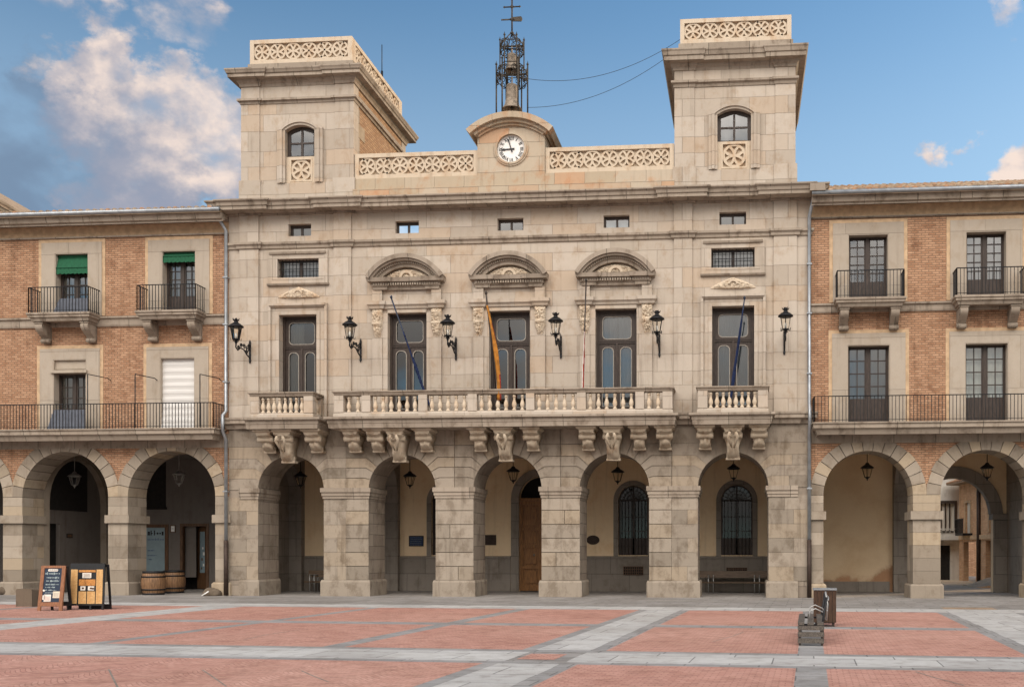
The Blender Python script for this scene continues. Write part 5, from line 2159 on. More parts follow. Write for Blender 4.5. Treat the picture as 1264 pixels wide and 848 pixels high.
for i, (a, b) in enumerate(lw_up):     # green awnings
    f = MB()
    z1 = V(312.5, 140)
    zd = V(335.5 if i == 0 else 324.5, 140)
    n = 24
    vs = []
    for k in range(n + 1):
        x = a - .02 + (b - a + .0) * k / n
        s_ = .02 * math.sin(k * 2.1)
        vs += [(x, .22, z1), (x, .07 + s_ * .4, zd + .22), (x, .06 + s_ * .5, zd - .02 + .02 * math.sin(k * PI / 1.5)), (x, .26, z1 - .03), (x, .10 + s_ * .4, zd + .22),
               (x, .085 + s_ * .5, zd - .02 + .02 * math.sin(k * PI / 1.5))]
    fc_ = []
    for k in range(n):
        o = 6 * k
        fc_ += [(o + q_, o + q_ + 1, o + q_ + 7, o + q_ + 6) for q_ in (0, 1, 3, 4)]
    f.add(vs, fc_, 0)
    f.tube([(a - .03, .06, zd + .22), (b, .06, zd + .22)], .018, 5)
    f.tube([(a, .20, z1 - .03), (b, .20, z1 - .03)], .05, 6)
    f.build('awning', GREEN, LB)
for x0, x1, z0, z1, yy in ((U(64, -.55), U(107, -.55), zst_l[1] + .07, zst_l[1] + .62, -.50), (U(58, -.55), U(105, -.55), zsl_l + .08, zsl_l + .82, -.55)):
    f = MB()
    f.prism([(x0, z0), (x1, z0), (x1, z1), (x0 + .28, z1)], yy, yy + .025)
    for k in range(9):
        x = x0 + .2 + (x1 - x0 - .3) * k / 8
        f.box(x - .012, x + .012, yy - .014, yy - .001, z0 + .05, z1 - .15)
    f.build('balcony_screen', SLATE, LB)
for uu, dx in ((109, .42), (167.5, .42), (247.5, .42)):
    f = MB()
    x = U(uu, -.7)
    zt_ = V(462, uu, -.7)
    f.tube([(x, -.74, zsl_l + .08), (x, -.74, zt_)], .02, 5)
    f.tube([(x, -.74, zt_), (x + dx, -.15, zt_ - .06), (x + dx, .05, zt_ - .12)], .018, 5)
    f.build('awning_arm', IRON, LB)
# end wall of the left arcade: blind arch with a dark doorway, a dark panel over it and a plate
xe = (AL[1] + AL[2]) / 2 + .12
ux = lambda u: -DIST + (CX - xe) / max(1e-6, -(_dir(u)[0] / _dir(u)[1])) if False else (xe - CX) * _dir(u)[1] / _dir(u)[0] - DIST
dy0, dy1 = ux(56), ux(74)
tt = lambda u: (ux(u) + DIST) / _dir(u)[1]
zA = EYE + tt(66) * (VH - 646) / F
m = MB()
ya_, yb_ = YW + 1.2, LP['inner'] + YW
m.prism([(ya_, 0), (dy0, 0), (dy0, zA), (dy1, zA), (dy1, 0), (yb_, 0), (yb_, zsl_l - .5), (ya_, zsl_l - .5)], xe - .1, xe, plane='yz')
m.build('end_wall', GLOOM, LB)
m = MB()
m.box(xe - .3, xe - .25, dy0 - .1, dy1 + .1, 0, zA + .1)
m.build('dark_doorway', DARK, LB)
m = MB()
zo0, zo1 = EYE + tt(80) * (VH - 630) / F, EYE + tt(80) * (VH - 568) / F
m.box(xe + .002, xe + .03, dy0 - .3, ux(107), zo0, zo1)
m.build('dark_panel', DARK, LB)
py0, py1 = ux(82), ux(89)
pz0, pz1 = EYE + tt(85) * (VH - 663.5) / F, EYE + tt(85) * (VH - 658.5) / F
m = MB()
m.box(xe + .002, xe + .03, py0, py1, pz0, pz1)
m.box(xe + .029, xe + .036, py0 + .03, py1 - .03, pz0 + .03, pz1 - .03, 1)
tag(m.build('wall_sign', [BLACK, SHOPW], None, (xe, py0, pz0)), 'small dark plate on the grey wall above the menu boards', 'sign')
SHOPG = plain('frosted_shop_pane', (.26, .34, .37), .25, var=.08, scale=1.5, spec=.6)
x0, x1 = shop
f = MB()
f.prism([(x0, 0), (x0, zsh1), (x1, zsh1), (x1, 0), (x1 - .16, 0), (x1 - .16, zsh1 - .14), (x0 + .12, zsh1 - .14), (x0 + .12, 0)], yi - .03, yi + .12)
f.box(x0 + .12, x1 - .16, yi, yi + .1, 0, .5)
sw = f.build('shop_window', SHOPW, LB)
f = MB()
f.box(x0 + .1, x1 - .15, yi + .05, yi + .06, .5, zsh1 - .1)
f.build('pane', SHOPG, sw)
f = MB()


def scrawl(m, x0, x1, z, h, y, bold, mat=0, gap=.25, seed=1, slant=.0):
    """a line of hand lettering too small to read: upright and round strokes"""
    q = random.Random(seed)
    x = x0
    while x < x1 - h * .4:
        w = h * q.uniform(.45, .75)
        kind = q.randrange(4)
        if kind == 0:
            m.box(x, x + bold, y, y + .004, z, z + h * q.uniform(.9, 1.35), mat)
            m.box(x, x + w * .8, y + .0005, y + .0045, z + h * .4, z + h * .4 + bold * .8, mat)
        elif kind == 1:
            m.ring(x + w / 2, z + h / 2, w / 2 - bold, w / 2, 0, 2 * PI, y, y + .004, 10, mat)
        elif kind == 2:
            m.box(x, x + bold, y, y + .004, z, z + h, mat)
            m.box(x + w - bold, x + w, y, y + .004, z, z + h, mat)
            m.box(x, x + w, y + .0005, y + .0045, z + h - bold, z + h, mat)
        else:
            m.ring(x + w / 2, z + h / 2, w / 2 - bold, w / 2, .6, 5.4, y, y + .004, 10, mat)
        x += w + bold * .6 + (h * gap * 2 if q.random() < gap else 0)


INK = plain('dark_ink', (.02, .022, .03), .6)
BINK = plain('blue_ink', (.06, .10, .22), .6)
xx0, xx1 = U(181.5, yi), U(201, yi)
scrawl(f, xx0, xx1, V(660.5, 190, yi), .17, yi + .045, .05, 0, 0, 5)
scrawl(f, xx0, xx1, V(667, 190, yi), .09, yi + .045, .022, 1, .1, 8)
for vv, wd in ((680, .6), (686, .7), (691, .4)):
    scrawl(f, xx0, xx0 + wd * .6, V(vv, 190, yi), .05, yi + .045, .012, 1, .2, vv)
f.build('lettering', [INK, BINK], sw)
x0, x1 = shopd
f = MB()
f.prism([(x0, 0), (x0, zsd), (x1, zsd), (x1, 0), (x1 - .12, 0), (x1 - .12, zsd - .12), (x0 + .12, zsd - .12), (x0 + .12, 0)], yi - .03, yi + .15)
f.box(x0 - .1, x1 + .1, yi + .9, yi + .95, 0, zsd + .1, 1)
f.box(x0 - .15, x0 + .0, yi + .3, yi + .9, 0, zsd + .1, 1)
f.box(x0 - .3, x1 + .3, yi + .3, yi + .95, zsd, zsd + .1, 1)
sd_ = f.build('shop_door_frame', [SHOPW, DARK], LB)
f = MB()                               # the door leaf stands ajar
ang = R(58)
def leaf(x, z, t=0.0):
    return (x1 - .12 - x * math.sin(ang) * 1.0 - t * math.cos(ang), yi + .12 + x * math.cos(ang) - t * math.sin(ang), z)
f.prism(rect(0, .8, .05, zsd - .14), 0, .05, [rect(.16, .62, .75, zsd - .35)])
f.v = [leaf(x, z, y) for x, y, z in f.v]
f.build('shop_door', SHOPW, LB)
f = MB()
f.box(.15, .63, .02, .03, .74, zsd - .34)
for k, (px, pz, ps) in enumerate(((.28, 1.6, .07), (.42, 1.35, .06), (.3, 1.1, .06), (.46, .95, .05), (.36, 1.85, .05))):
    f.box(px - ps, px + ps, .031, .036, pz - ps, pz + ps, 1 + k % 2)
f.v = [leaf(x, z, y) for x, y, z in f.v]
f.build('pane', [SHOPG, WHITE, SHOPW], sd_)
f = MB()
f.box(x0 + .12, x0 + .62, yi + .2, yi + .24, .55, zsd - .12)
f.build('side_pane', GLOOM, sd_)
m = MB()
ux0, ux1, uz0, uz1 = U(210.5, yi), U(217, yi), V(657, 214, yi), V(648, 214, yi)
m.prism(rect(ux0, ux1, uz0, uz1), yi - .04, yi - .002, [rect(ux0 + .035, ux1 - .035, uz0 + .035, uz1 - .035)])
m.box(ux0 + .034, ux1 - .034, yi - .02, yi - .002, uz0 + .034, uz1 - .034, 1)
scrawl(m, ux0 + .06, ux1 - .05, (uz0 + uz1) / 2 - .02, .05, yi - .024, .012, 2, .2, 3)
tag(m.build('wall_sign', [SHOPW, WHITE, SLATE], None, ((ux0 + ux1) / 2, yi, uz0)), 'small framed white sign on the wall between shop window and shop door', 'sign')
# upper dark shop front openings above the arcade ground floor
f = MB()
for uu0, uu1, v0, v1 in ((178, 205, 570, 626),):
    f.box(U(uu0, yi), U(uu1, yi), yi - .012, yi - .002, V(v1, uu0, yi), V(v0, uu0, yi))
    f.box(U(uu0, yi) - .05, U(uu1, yi) + .05, yi - .06, yi - .003, V(v1, uu0, yi) - .10, V(v1, uu0, yi))
f.build('dark_panel', DARK, LB)

# right brick building
RB_ = thing('brick_building', 'right brick building with small iron balconies and an archway to a side street', 'building', (0, 0, 0))
AR = [(U(1016.5) + U(1127)) / 2, (U(1161) + U(1274)) / 2]
rr_ = (U(1127) - U(1016.5)) / 2
pr_ = AR[1] - AR[0]
NB = 9
AR = [AR[0] + pr_ * i for i in range(NB)]
xrb = AR[-1] + pr_ / 2
zsl_r = V(521.5, 1130, -.8)
zst_r = (V(384, 1130), V(373, 1130))
wu, wl_ = [], []
for i in range(NB):
    wu.append((U(1047) + pr_ * i, U(1097) + pr_ * i))
    wl_.append((U(1046) + pr_ * i, U(1099) + pr_ * i))
zu1, zl1 = V(287, 1140), V(424, 1140)
RP = dict(slab=zsl_r, string=zst_r, r=rr_, rw=.50, half=pr_ / 2, spring=V(610.5, 1130), imp1=V(630.5, 1145), imp0=V(641, 1145), arches=AR,
          end0=(BR_ + .01, AR[0] - rr_), end1=(AR[-1] + rr_, xrb),
          windows=[(*w, zst_r[1] + .06, zu1) for w in wu] + [(*w, zsl_r + .06, zl1) for w in wl_],
          frieze=V(265, 1130), eave=V(237, 1060, -.7), rdepth=5.0, pitch=R(21), long=(U(1004, -.8), xrb), rail=.98,
          small=[(U(1033, -.7) + pr_ * i, U(1117, -.7) + pr_ * i) for i in range(NB)], inner=5.6, backmat=patched_plaster('patched_plaster', (.77, .59, .385), (.48, .27, .15), U(1060, 5.66), U(1112, 5.66), .46, 1.62), crossmat=DADO, cross=[(AR[0] + AR[1]) / 2], ends=[BR_ + .16, (AR[2] + AR[1]) / 2 + .2])
# the second bay opens through the back wall
c = AR[1]
zpass = V(590, 1215, RP['inner'] + YW)
RP['openings'] = [[(c - rr_, 0)] + arc(c, zpass - rr_, rr_, PI, 0, 20) + [(c + rr_, 0)]]
brick_building(RB_, BR_ + .004, xrb, RP)
for i in range(NB):
    cu = [None, CURTAIN, LINEN][i % 3]
    french_window(RB_, *wu[i], zst_r[1] + .07, zu1, 5, .78, curtain=CURTAIN if i == 1 else None)
    french_window(RB_, *wl_[i], zsl_r + .07, zl1, 4, .95, curtain=LINEN if i == 1 else CURTAIN)
yi_r = RP['inner'] + YW
f = MB()
f.sweep([(BR_ + .3, yi_r), (AR[0] + rr_ * .98, yi_r)], [(-.0, 0), (.07, 0), (.07, .40), (.04, .44), (0, .44)])
xq0, xq1 = U(1109, yi_r), U(1126, yi_r)
f.box(xq0, xq1 + .6, yi_r - .22, yi_r - .0, 0, V(647, 1115, yi_r))
f.box(xq0 - .09, xq1 + .62, yi_r - .30, yi_r - .0, V(647, 1115, yi_r) + .002, V(638, 1115, yi_r))
for sg in (-1, 1):
    x = c + sg * (rr_ + .38)
    f.box(x - .375, x + .375, yi_r - .12, yi_r + .40, 0, zpass - rr_ - .12)
    f.box(x - .44, x + .44, yi_r - .2, yi_r + .45, zpass - rr_ - .118, zpass - rr_ + .12)
f.ring(c, zpass - rr_ + .12, rr_ - .12, rr_ + .38, 0, PI, yi_r - .08, yi_r + .38, 24)
f.build('back_pier', DADO, RB_)
# drainpipes at the joints of the buildings
for root, uu, ys in ((LB, 279, -.12), (RB_, 999, -.10)):
    m = MB()
    x = U(uu, ys)
    zt_ = V(262, uu) if root is LB else V(243, uu)
    m.tube([(x - (.35 if root is LB else -.35), ys - .5, zt_ + .05), (x - (.2 if root is LB else -.12), ys - .35, zt_ - .25), (x, ys, zt_ - .75), (x, ys, ZF + .5), (x, ys - .26, ZF + .3),
            (x, ys - .26, ZF - .3), (x, ys, ZF - .6), (x, ys, 2.05)], .065, 8)
    m.tube([(x, ys, 2.12), (x, ys, .02)], .085, 8, 1)
    for z in (4.0, 8.2, 10.4, 12.2):
        m.box(x - .09, x + .09, ys - .085, .0, z - .025, z + .025)
    if root is RB_:
        m.box(x - .02, x + .52, ys - .72, ys - .35, zt_ - .06, zt_ + .2, 2)
    m.build('drainpipe', [ZINC, RUSTP, CORN], root)

# neighbouring house whose gable shows over the left roof
NH = thing('neighbouring_house', 'gabled brick house end showing above the roof at far left', 'building', (-27, 9, 0))
yg = 6.0
gx0, gz0_, gx1, gz1_ = U(0, yg), V(247, 0, yg), U(28, yg), V(263, 28, yg)
sg_ = (gz1_ - gz0_) / (gx1 - gx0)
gl = lambda x, o=0.0: (x, gz0_ + sg_ * (x - gx0) + o)
XA, XB = gx0 - 7, gx1 + 2.2
m = MB()
m.prism([(XA, 0), (XB, 0), gl(XB, -.3), gl(XA, -.3)], yg, yg + 4)
m.build('gable_wall', PEACH, NH, (-27, 9, 0))
m = MB()
for o, h, dy in ((-.06, .16, .5), (-.26, .16, .3)):
    m.prism([gl(XA, o), gl(XB, o), gl(XB, o - h), gl(XA, o - h)], yg - dy, yg + 4)
m.build('verge', WARM, NH, (-27, 9, 0))
m = MB()
m.prism([gl(XA, .06), gl(XB, .06), gl(XB, -.05), gl(XA, -.05)], yg - .62, yg + 4)
m.build('roof', TILE, NH, (-27, 9, 0))

# ------------------------------------------------------------------ side street seen through the archway
y1 = 24.0
HW = thing('white_house', 'white rendered house with a balcony at the end of the side street', 'house', (U(1165, y1), y1, 0))
ho = (U(1165, y1), y1, 0)
m = MB()
xr = U(1187, y1)
zt_ = V(575, 1170, y1)
WREND = masonry('white_render', (.50, .47, .42), (.50, .47, .42), (.5, .45, .4), 9, 9, 0, stain=(.6, .55, .5), stain_amt=.6, dirt=.4)
wz0, wz1 = V(655, 1170, y1), V(621, 1170, y1)
wx0, wx1 = U(1157, y1), U(1178, y1)
dx0, dx1 = U(1160, y1), U(1173, y1)
dzt = V(673, 1170, y1)
m.prism([(xr - 9, 0), (dx0, 0), (dx0, dzt), (dx1, dzt), (dx1, 0), (xr, 0), (xr, zt_), (xr - 9, zt_)], y1, y1 + 4, [rect(wx0, wx1, wz0, wz1)])
m.build('wall', WREND, HW, ho)
m = MB()
m.box(xr - 9, xr + .3, y1 - .5, y1 + 4, zt_, zt_ + .3)
m.build('roof', TILE, HW, ho)
m = MB()
m.prism(rect(wx0 - .15, wx1 + .15, wz0 - .1, wz1 + .15), y1 - .05, y1 + .01, [rect(wx0, wx1, wz0, wz1)])
for i in range(1, 4):
    x = wx0 + (wx1 - wx0) * i / 4
    m.box(x - .04, x + .04, y1 + .1, y1 + .16, wz0, wz1)
m.box(wx0, wx1, y1 + .2, y1 + .24, wz0, wz1, 1)
m.build('window', [WOOD, LINEN], HW, ho)
m = MB()
m.box(xr - 6, xr - .05, y1 - .7, y1, wz0 - .55, wz0 - .35)
for i in range(26):
    x = xr - 6 + 5.9 * i / 25
    m.box(x - .015, x + .015, y1 - .68, y1 - .65, wz0 - .36, wz0 + .1)
m.box(xr - 6, xr - .05, y1 - .69, y1 - .64, wz0 + .08, wz0 + .13)
m.build('balcony', [WREND], HW, ho)
m = MB()
m.box(dx0, dx1, y1 + .15, y1 + .25, 0, dzt)
m.build('door', DARK, HW, ho)

# brick house running along the right of the street
pA = Vector((U(1184, 23.5), 23.5))
pB = Vector((U(1249, 15), 15))
dv = (pB - pA)
L = dv.length
dv.normalize()
nv = Vector((dv.y, -dv.x))             # towards the street
if nv.x > 0:
    nv = -nv
HB = thing('brick_house', 'orange brick house with tall windows along the right of the side street', 'house', (pA.x, pA.y, 0))


def along(m):
    """local (s, depth, z) to world: s along the house front, depth away from the street"""
    m.v = [(pA.x + dv.x * s_ - nv.x * d_ - 0, pA.y + dv.y * s_ - nv.y * d_, z) for s_, d_, z in m.v]
    return m


ho = (pA.x, pA.y, 0)
ze = 5.6
m = MB()
ops = [(1.2, 2.1, 2.75, 4.5), (5.2, 6.3, 2.75, 4.6), (7.0, 8.1, 2.75, 4.6)]
q = [(0, 0), (.8, 0), (.8, 2.25), (3.0, 2.25), (3.0, 0), (4.6, 0), (4.6, 2.3), (6.0, 2.3), (6.0, 0), (6.9, 0), (6.9, 2.3), (8.4, 2.3), (8.4, 0), (L, 0), (L, ze), (0, ze)]
m.prism(q, 0, .3, [rect(*o) for o in ops])
m.box(0, L, 1.2, 5, 0, ze, 1)
along(m).build('wall', [masonry('pale_orange_brick', (.52, .29, .16), (.62, .38, .22), (.5, .34, .22), .3, .1, .014), DARK], HB, ho)  # paler, more orange brick than the side buildings
m = MB()
m.box(-.2, L, -.7, 6, ze, ze + .14)
m.prism([(-.72, ze + .16), (6, ze + 2.6), (6, ze + 2.3), (-.72, ze + .08)], -.2, L, plane='yz')
along(m).build('roof', TILE, HB, ho)
m = MB()
m.box(0, L, -.10, .0, 2.38, 2.62)
along(m).build('band', SAND, HB, ho)
for o in ops:
    m = MB()
    x0, x1, z0, z1 = o
    m.prism(rect(x0 - .12, x1 + .12, z0, z1 + .12), -.04, .01, [rect(x0, x1, z0, z1)])
    m.box(x0, (x0 + x1) / 2 - .05, .1, .15, z0, z1, 1)
    m.box((x0 + x1) / 2 + .05, x1, .18, .23, z0, z1, 2)
    along(m).build('window', [SAND, LINEN, DARK], HB, ho)
m = MB()
m.tube([(3.75, -.1, 0), (3.75, -.1, ze)], .11, 8)
along(m).build('drainpipe', RUSTP, HB, ho)
m = MB()
m.box(1.0, 2.4, -.55, 0, 2.62, 2.74)
for i in range(12):
    s_ = 1.0 + 1.4 * i / 11
    m.box(s_ - .012, s_ + .012, -.55, -.52, 2.74, 3.55)
m.box(1.0, 2.4, -.56, -.51, 3.53, 3.58)
along(m).build('balcony', IRON, HB, ho)
# taller brick building behind the street end
FB = thing('far_house', 'brick upper storey with pale patches far behind the side street', 'house', (U(1200, 34), 34, 0))
m = MB()
m.box(U(1188, 34) - .4, U(1290, 34), 34, 38, 0, V(560, 1200, 34))
m.build('wall', BRICK, FB, (U(1200, 34), 34, 0))
m = MB()
for i in range(5):
    x = U(1192, 34) + i * .9
    m.box(x, x + .5, 33.94, 34.01, V(608, 1200, 34), V(592, 1200, 34))
m.build('window', [SAND], FB, (U(1200, 34), 34, 0))

m = MB()
m.box(xr - 14, U(1290, 8), 6.05, 33, .002, .006)
SAN = paving('pale_street', (.55, .43, .30), (.60, .48, .345), (.42, .32, .22), 1.1, .8, .01)
m.build('street', SAN, kind='structure')

# sloping stone ramp at the foot of the brick house
m = MB()
rp = G(1205, 714)
a_ = Vector((U(1202, 13), 13, 0))
n1, n2 = 14, 6
vs = []
for i in range(n1 + 1):
    for j in range(n2 + 1):
        s_, t = i / n1, j / n2
        x = U(1203, 11.5) + s_ * 2.6
        y = 11.0 + t * 3.2
        z = .05 + .85 * max(0, s_ - .1) * (.25 + .75 * t) + .06 * noise.noise(Vector((x * 2, y * 2, 3)))
        vs.append((x, y, max(.02, z)))
fs_ = [(i * (n2 + 1) + j, (i + 1) * (n2 + 1) + j, (i + 1) * (n2 + 1) + j + 1, i * (n2 + 1) + j + 1) for i in range(n1) for j in range(n2)]
m.add(vs, fs_, 0)
m.sm = [False] * len(m.f)
k = len(vs)
m.v += [(x, y, -.05) for x, y, z in vs]
for i in range(n1):
    for a, b in (((i) * (n2 + 1), (i + 1) * (n2 + 1)), (i * (n2 + 1) + n2, (i + 1) * (n2 + 1) + n2)):
        m.f.append([a, b, b + k, a + k]); m.m.append(0); m.sm.append(False)
for j in range(n2):
    for a, b in ((j, j + 1), (n1 * (n2 + 1) + j, n1 * (n2 + 1) + j + 1)):
        m.f.append([a, b, b + k, a + k]); m.m.append(0); m.sm.append(False)
tag(m.build('stone_ramp', plain('pale_limestone', (.66, .48, .31), .9, var=.12, scale=3), None, (U(1203, 11.5), 11, 0)), 'pale rough stone ramp beside the brick house in the side street', 'ramp')
# ------------------------------------------------------------------ things standing on the plaza
CHALK = plain('chalkboard', (.022, .036, .062), .75, var=.12, scale=5)
ORW = plain('orange_wood', (.28, .118, .055), .5, var=.2, scale=6, stretch=(8, 8, 1))
CHK = plain('chalk_line', (.42, .50, .50), .9, var=.2, scale=30)
CREAM = plain('cream_paper', (.66, .58, .45), .8, var=.06)
OCHRE = plain('ochre_panel', (.58, .35, .14), .6, var=.10, scale=18)
OCHRE2 = plain('orange_panel', (.55, .24, .06), .6, var=.2, scale=25)
PAPERW = plain('white_paper', (.72, .66, .58), .8, var=.04)
DIRT = plain('brown_ink', (.10, .05, .03), .8)


def frame_space(pc, rz, lean):
    """maps board coordinates (x across, y out of the board, z up) to the world"""
    M = Matrix.Translation(pc) @ Matrix.Rotation(rz, 4, 'Z') @ Matrix.Rotation(lean, 4, 'X')
    return lambda m: setattr(m, 'v', [tuple(M @ Vector(p)) for p in m.v])


# blue chalkboard
gp1 = (G(43, 754.5) + G(79.5, 753)) / 2
w1 = abs(G(79.5, 753.5).x - G(43, 754).x)
h1 = 1.30
cb = thing('menu_board', 'blue chalkboard menu easel in an orange wooden frame', 'sign', tuple(gp1))
T1 = frame_space(gp1, R(4), R(-9))
T1b = frame_space(gp1 + Vector((.02, .42, 0)), R(4), R(9))
m = MB()
hw = w1 / 2
m.prism(rect(-hw, hw, .13, h1), -.025, .025, [rect(-hw + .10, hw - .10, .25, h1 - .07)])
for s_ in (-1, 1):
    m.box(s_ * hw - (.09 if s_ > 0 else 0), s_ * hw + (.09 if s_ < 0 else 0), -.022, .022, .0, .135)
T1(m)
m.build('frame', ORW, cb, gp1)
m = MB()
m.box(-hw + .095, hw - .095, -.006, .014, .245, h1 - .065)
T1(m)
bo = m.build('chalkboard', CHALK, cb, gp1)
m = MB()
zz0 = h1 - .26
for k, (sc_, a_, b_) in enumerate(((.065, .02, .97), (.05, .12, .97), (.05, .12, .97), (.035, .10, .95), (.035, .10, .72), (.03, .10, .8), (.03, .10, .92))):
    wd = 2 * hw - .24
    scrawl(m, -hw + .12 + wd * a_, -hw + .12 + wd * b_, zz0, sc_, -.0085, .012, 0, .22, 20 + k)
    zz0 -= sc_ + .045
T1(m)
m.build('chalk_writing', CHK, bo, gp1)
NOTE = [CREAM, PAPERW, SLATE, RCLOTH]
m = MB()
m.prism(rrect(-.15, .13, h1 - .165, h1 - .095, .025), -.012, -.006, mat=1)
for x in (-.11, -.045, .02, .075):
    m.box(x, x + .009, -.016, -.0125, h1 - .150, h1 - .110, 2)
    m.box(x + .03, x + .039, -.016, -.0125, h1 - .150, h1 - .110, 2)
    m.box(x, x + .039, -.0155, -.0122, h1 - .120, h1 - .112, 2)
T1(m)
m.build('header_plate', NOTE, bo, gp1)
for xa, xb, z0, z1, c_, s_ in ((.05, hw - .11, .37, .56, 0, 2), (-.20, .0, .27, .47, 1, 3), (-hw + .11, -hw + .19, .32, .45, 1, 2)):
    m = MB()
    m.box(xa, xb, -.012, -.0062, z0, z1, c_)
    for q in range(5):
        m.box(xa + .02, xb - .025, -.0135, -.0118, z0 + .03 + q * .026, z0 + .036 + q * .026, s_)
    T1(m)
    m.build('paper_notice', NOTE, bo, gp1)
m = MB()
m.lathe([(0, -.003), (.035, -.002), (.035, .003), (0, .004)], (0, 0, 0), 8, 1)
m.v = [(-hw + .13 + x, -.012 + z, .58 + y) for x, y, z in m.v]
T1(m)
m.build('sticker', NOTE, bo, gp1)
m = MB()
m.prism(rect(-hw, hw, .13, h1 - .01), -.02, .02, [rect(-hw + .08, hw - .08, .25, h1 - .09)])
for s_ in (-1, 1):
    m.box(s_ * (hw - .12) - .03, s_ * (hw - .12) + .03, -.02, .02, .0, .135)
T1b(m)
m.build('rear_frame', BLACK, cb, gp1)

# ochre menu board in a black frame
gp2 = (G(85, 753) + G(127.5, 752)) / 2
w2 = abs(G(127.5, 752.5).x - G(84, 752.5).x)
h2 = 1.36
ob = thing('menu_board', 'black framed menu board with ochre panels and small photos', 'sign', tuple(gp2))
T2 = frame_space(gp2, R(3), R(-8))
hw = w2 / 2
m = MB()
sk = lambda m: setattr(m, 'v', [(x - .07 * (z / h2), y, z) for x, y, z in m.v])
m.prism(rect(-hw, hw, .13, h2), .0, .04)
for s_ in (-hw + .03, .12, hw - .03):
    m.box(s_ - .025, s_ + .025, -.01, .035, 0, .14)
m.box(-hw, hw, -.015, .0, .13, .17)
sk(m)
T2(m)
bo = m.build('frame', BLACK, ob, gp2)
m = MB()
zt_ = h2 - .18
W2 = 2 * hw
X = lambda t: -hw + .03 + (W2 - .06) * t
m.box(X(0), X(.205), -.012, -.001, .18, zt_)
m.box(X(.79), X(.985), -.012, -.001, .18, zt_)
m.box(X(.255), X(.49), -.012, -.001, .18, .18 + (zt_ - .18) * .36)
m.box(X(.52), X(.76), -.012, -.001, .18, .18 + (zt_ - .18) * .36)
m.box(X(.255), X(.435), -.012, -.001, .18 + (zt_ - .18) * .53, .18 + (zt_ - .18) * .71, 1)
m.box(X(.455), X(.76), -.012, -.001, .18 + (zt_ - .18) * .53, .18 + (zt_ - .18) * .71, 1)
m.box(X(.24), X(.76), -.012, -.001, .18 + (zt_ - .18) * .92, zt_ - .015, 1)
m.box(X(.36), X(.63), -.016, -.001, .18 + (zt_ - .18) * .75, .18 + (zt_ - .18) * .90, 2)
m.box(X(.31), X(.46), -.016, -.001, .18 + (zt_ - .18) * .39, .18 + (zt_ - .18) * .51, 2)
m.box(X(.54), X(.73), -.016, -.001, .18 + (zt_ - .18) * .39, .18 + (zt_ - .18) * .51, 2)
for xa, za in ((.35, .45), (.60, .45), (.66, .44)):
    m.box(X(xa), X(xa + .07), -.020, -.0158, .18 + (zt_ - .18) * (za - .025), .18 + (zt_ - .18) * (za + .025), 4)
for q in range(5):
    m.box(X(.39), X(.60), -.0185, -.0158, .18 + (zt_ - .18) * (.775 + .023 * q), .18 + (zt_ - .18) * (.782 + .023 * q), 4)
for ci, (xa, xb, z0, z1) in enumerate(((.02, .185, .05, .95), (.81, .965, .05, .95), (.275, .47, .04, .33), (.54, .74, .04, .33), (.27, .42, .55, .69), (.47, .745, .55, .69))):
    z = z0
    q = random.Random(ci)
    while z < z1:
        m.box(X(xa), X(xa + (xb - xa) * q.uniform(.4, .95)), -.0142, -.0118, .18 + (zt_ - .18) * z, .18 + (zt_ - .18) * (z + .006), 1)
        z += .026
sk(m)
T2(m)
m.build('menu_panel', [OCHRE, OCHRE2, PAPERW, ORW, DIRT], bo, gp2)
m = MB()
T2b = frame_space(gp2 + Vector((0, .40, 0)), R(3), R(6))
m.prism(rect(-hw + .02, hw - .02, .0, h2 - .04), .0, .035, [rect(-hw + .08, hw - .08, .15, h2 - .12)])
T2b(m)
m.build('rear_frame', BLACK, ob, gp2)


# barrels
def make_barrel():
    t = thing('barrel', '', 'barrel', group='wine barrels by the shop')
    s = MB()
    prof = [(0, 0), (.36, 0), (.385, .06), (.42, .2), (.445, .36), (.45, .46), (.445, .56), (.42, .72), (.385, .86), (.36, .92), (.34, .92), (.335, .88), (0, .88)]
    s.lathe(prof, (0, 0, 0), 28, smooth=True)
    for i in range(28):
        w = 2 * PI * i / 28
        s.tube([(r * math.cos(w) * 1.0, r * math.sin(w) * 1.0, z) for r, z in prof[1:10]], .004, 4, 1)
    s.build('staves', [BARW, DIRT], t)
    for z0, z1, r in ((.0, .075, .388), (.18, .235, .43), (.68, .735, .43), (.845, .925, .392)):
        h = MB()
        h.lathe([(r - .02, z0), (r + .006, z0), (r + .008, (z0 + z1) / 2), (r + .006, z1), (r - .02, z1)], (0, 0, 0), 28)
        h.build('hoop', IRON, t)
    return t


BARW = plain('barrel_wood', (.25, .135, .065), .6, var=.25, scale=6, stretch=(5, 5, .5))
bq = make_barrel()
bq.location = (U(189.5, .55), .55, 0)
bq['label'] = 'front wooden barrel, standing right against the arcade pier'
q = dup(bq, 'rear wooden barrel, standing behind the other one and nearest the shop door', (U(214.5, 2.3), 2.3, 0), 1.3)


# guard stones at the foot of the piers
def guard_stone(label, uu, vv, w, h, seed):
    p = G(uu, vv)
    m = MB()
    bm = bmesh.new()
    bmesh.ops.create_icosphere(bm, subdivisions=3, radius=1)
    for v in bm.verts:
        n_ = noise.noise(v.co * 1.6 + Vector((seed, 0, 0))) * .22 + noise.noise(v.co * 5 + Vector((seed, 9, 0))) * .05
        v.co *= 1 + n_
        v.co = Vector((v.co.x * w / 2, v.co.y * w / 2.4, max(0, v.co.z + .35) * h / 1.35))
    m.add([tuple(v.co + p) for v in bm.verts], [[v.index for v in f.verts] for f in bm.faces], 0, True)
    bm.free()
    tag(m.build('guard_stone', GRANITE, None, tuple(p)), label, 'stone', 'rough stones at the pier feet')


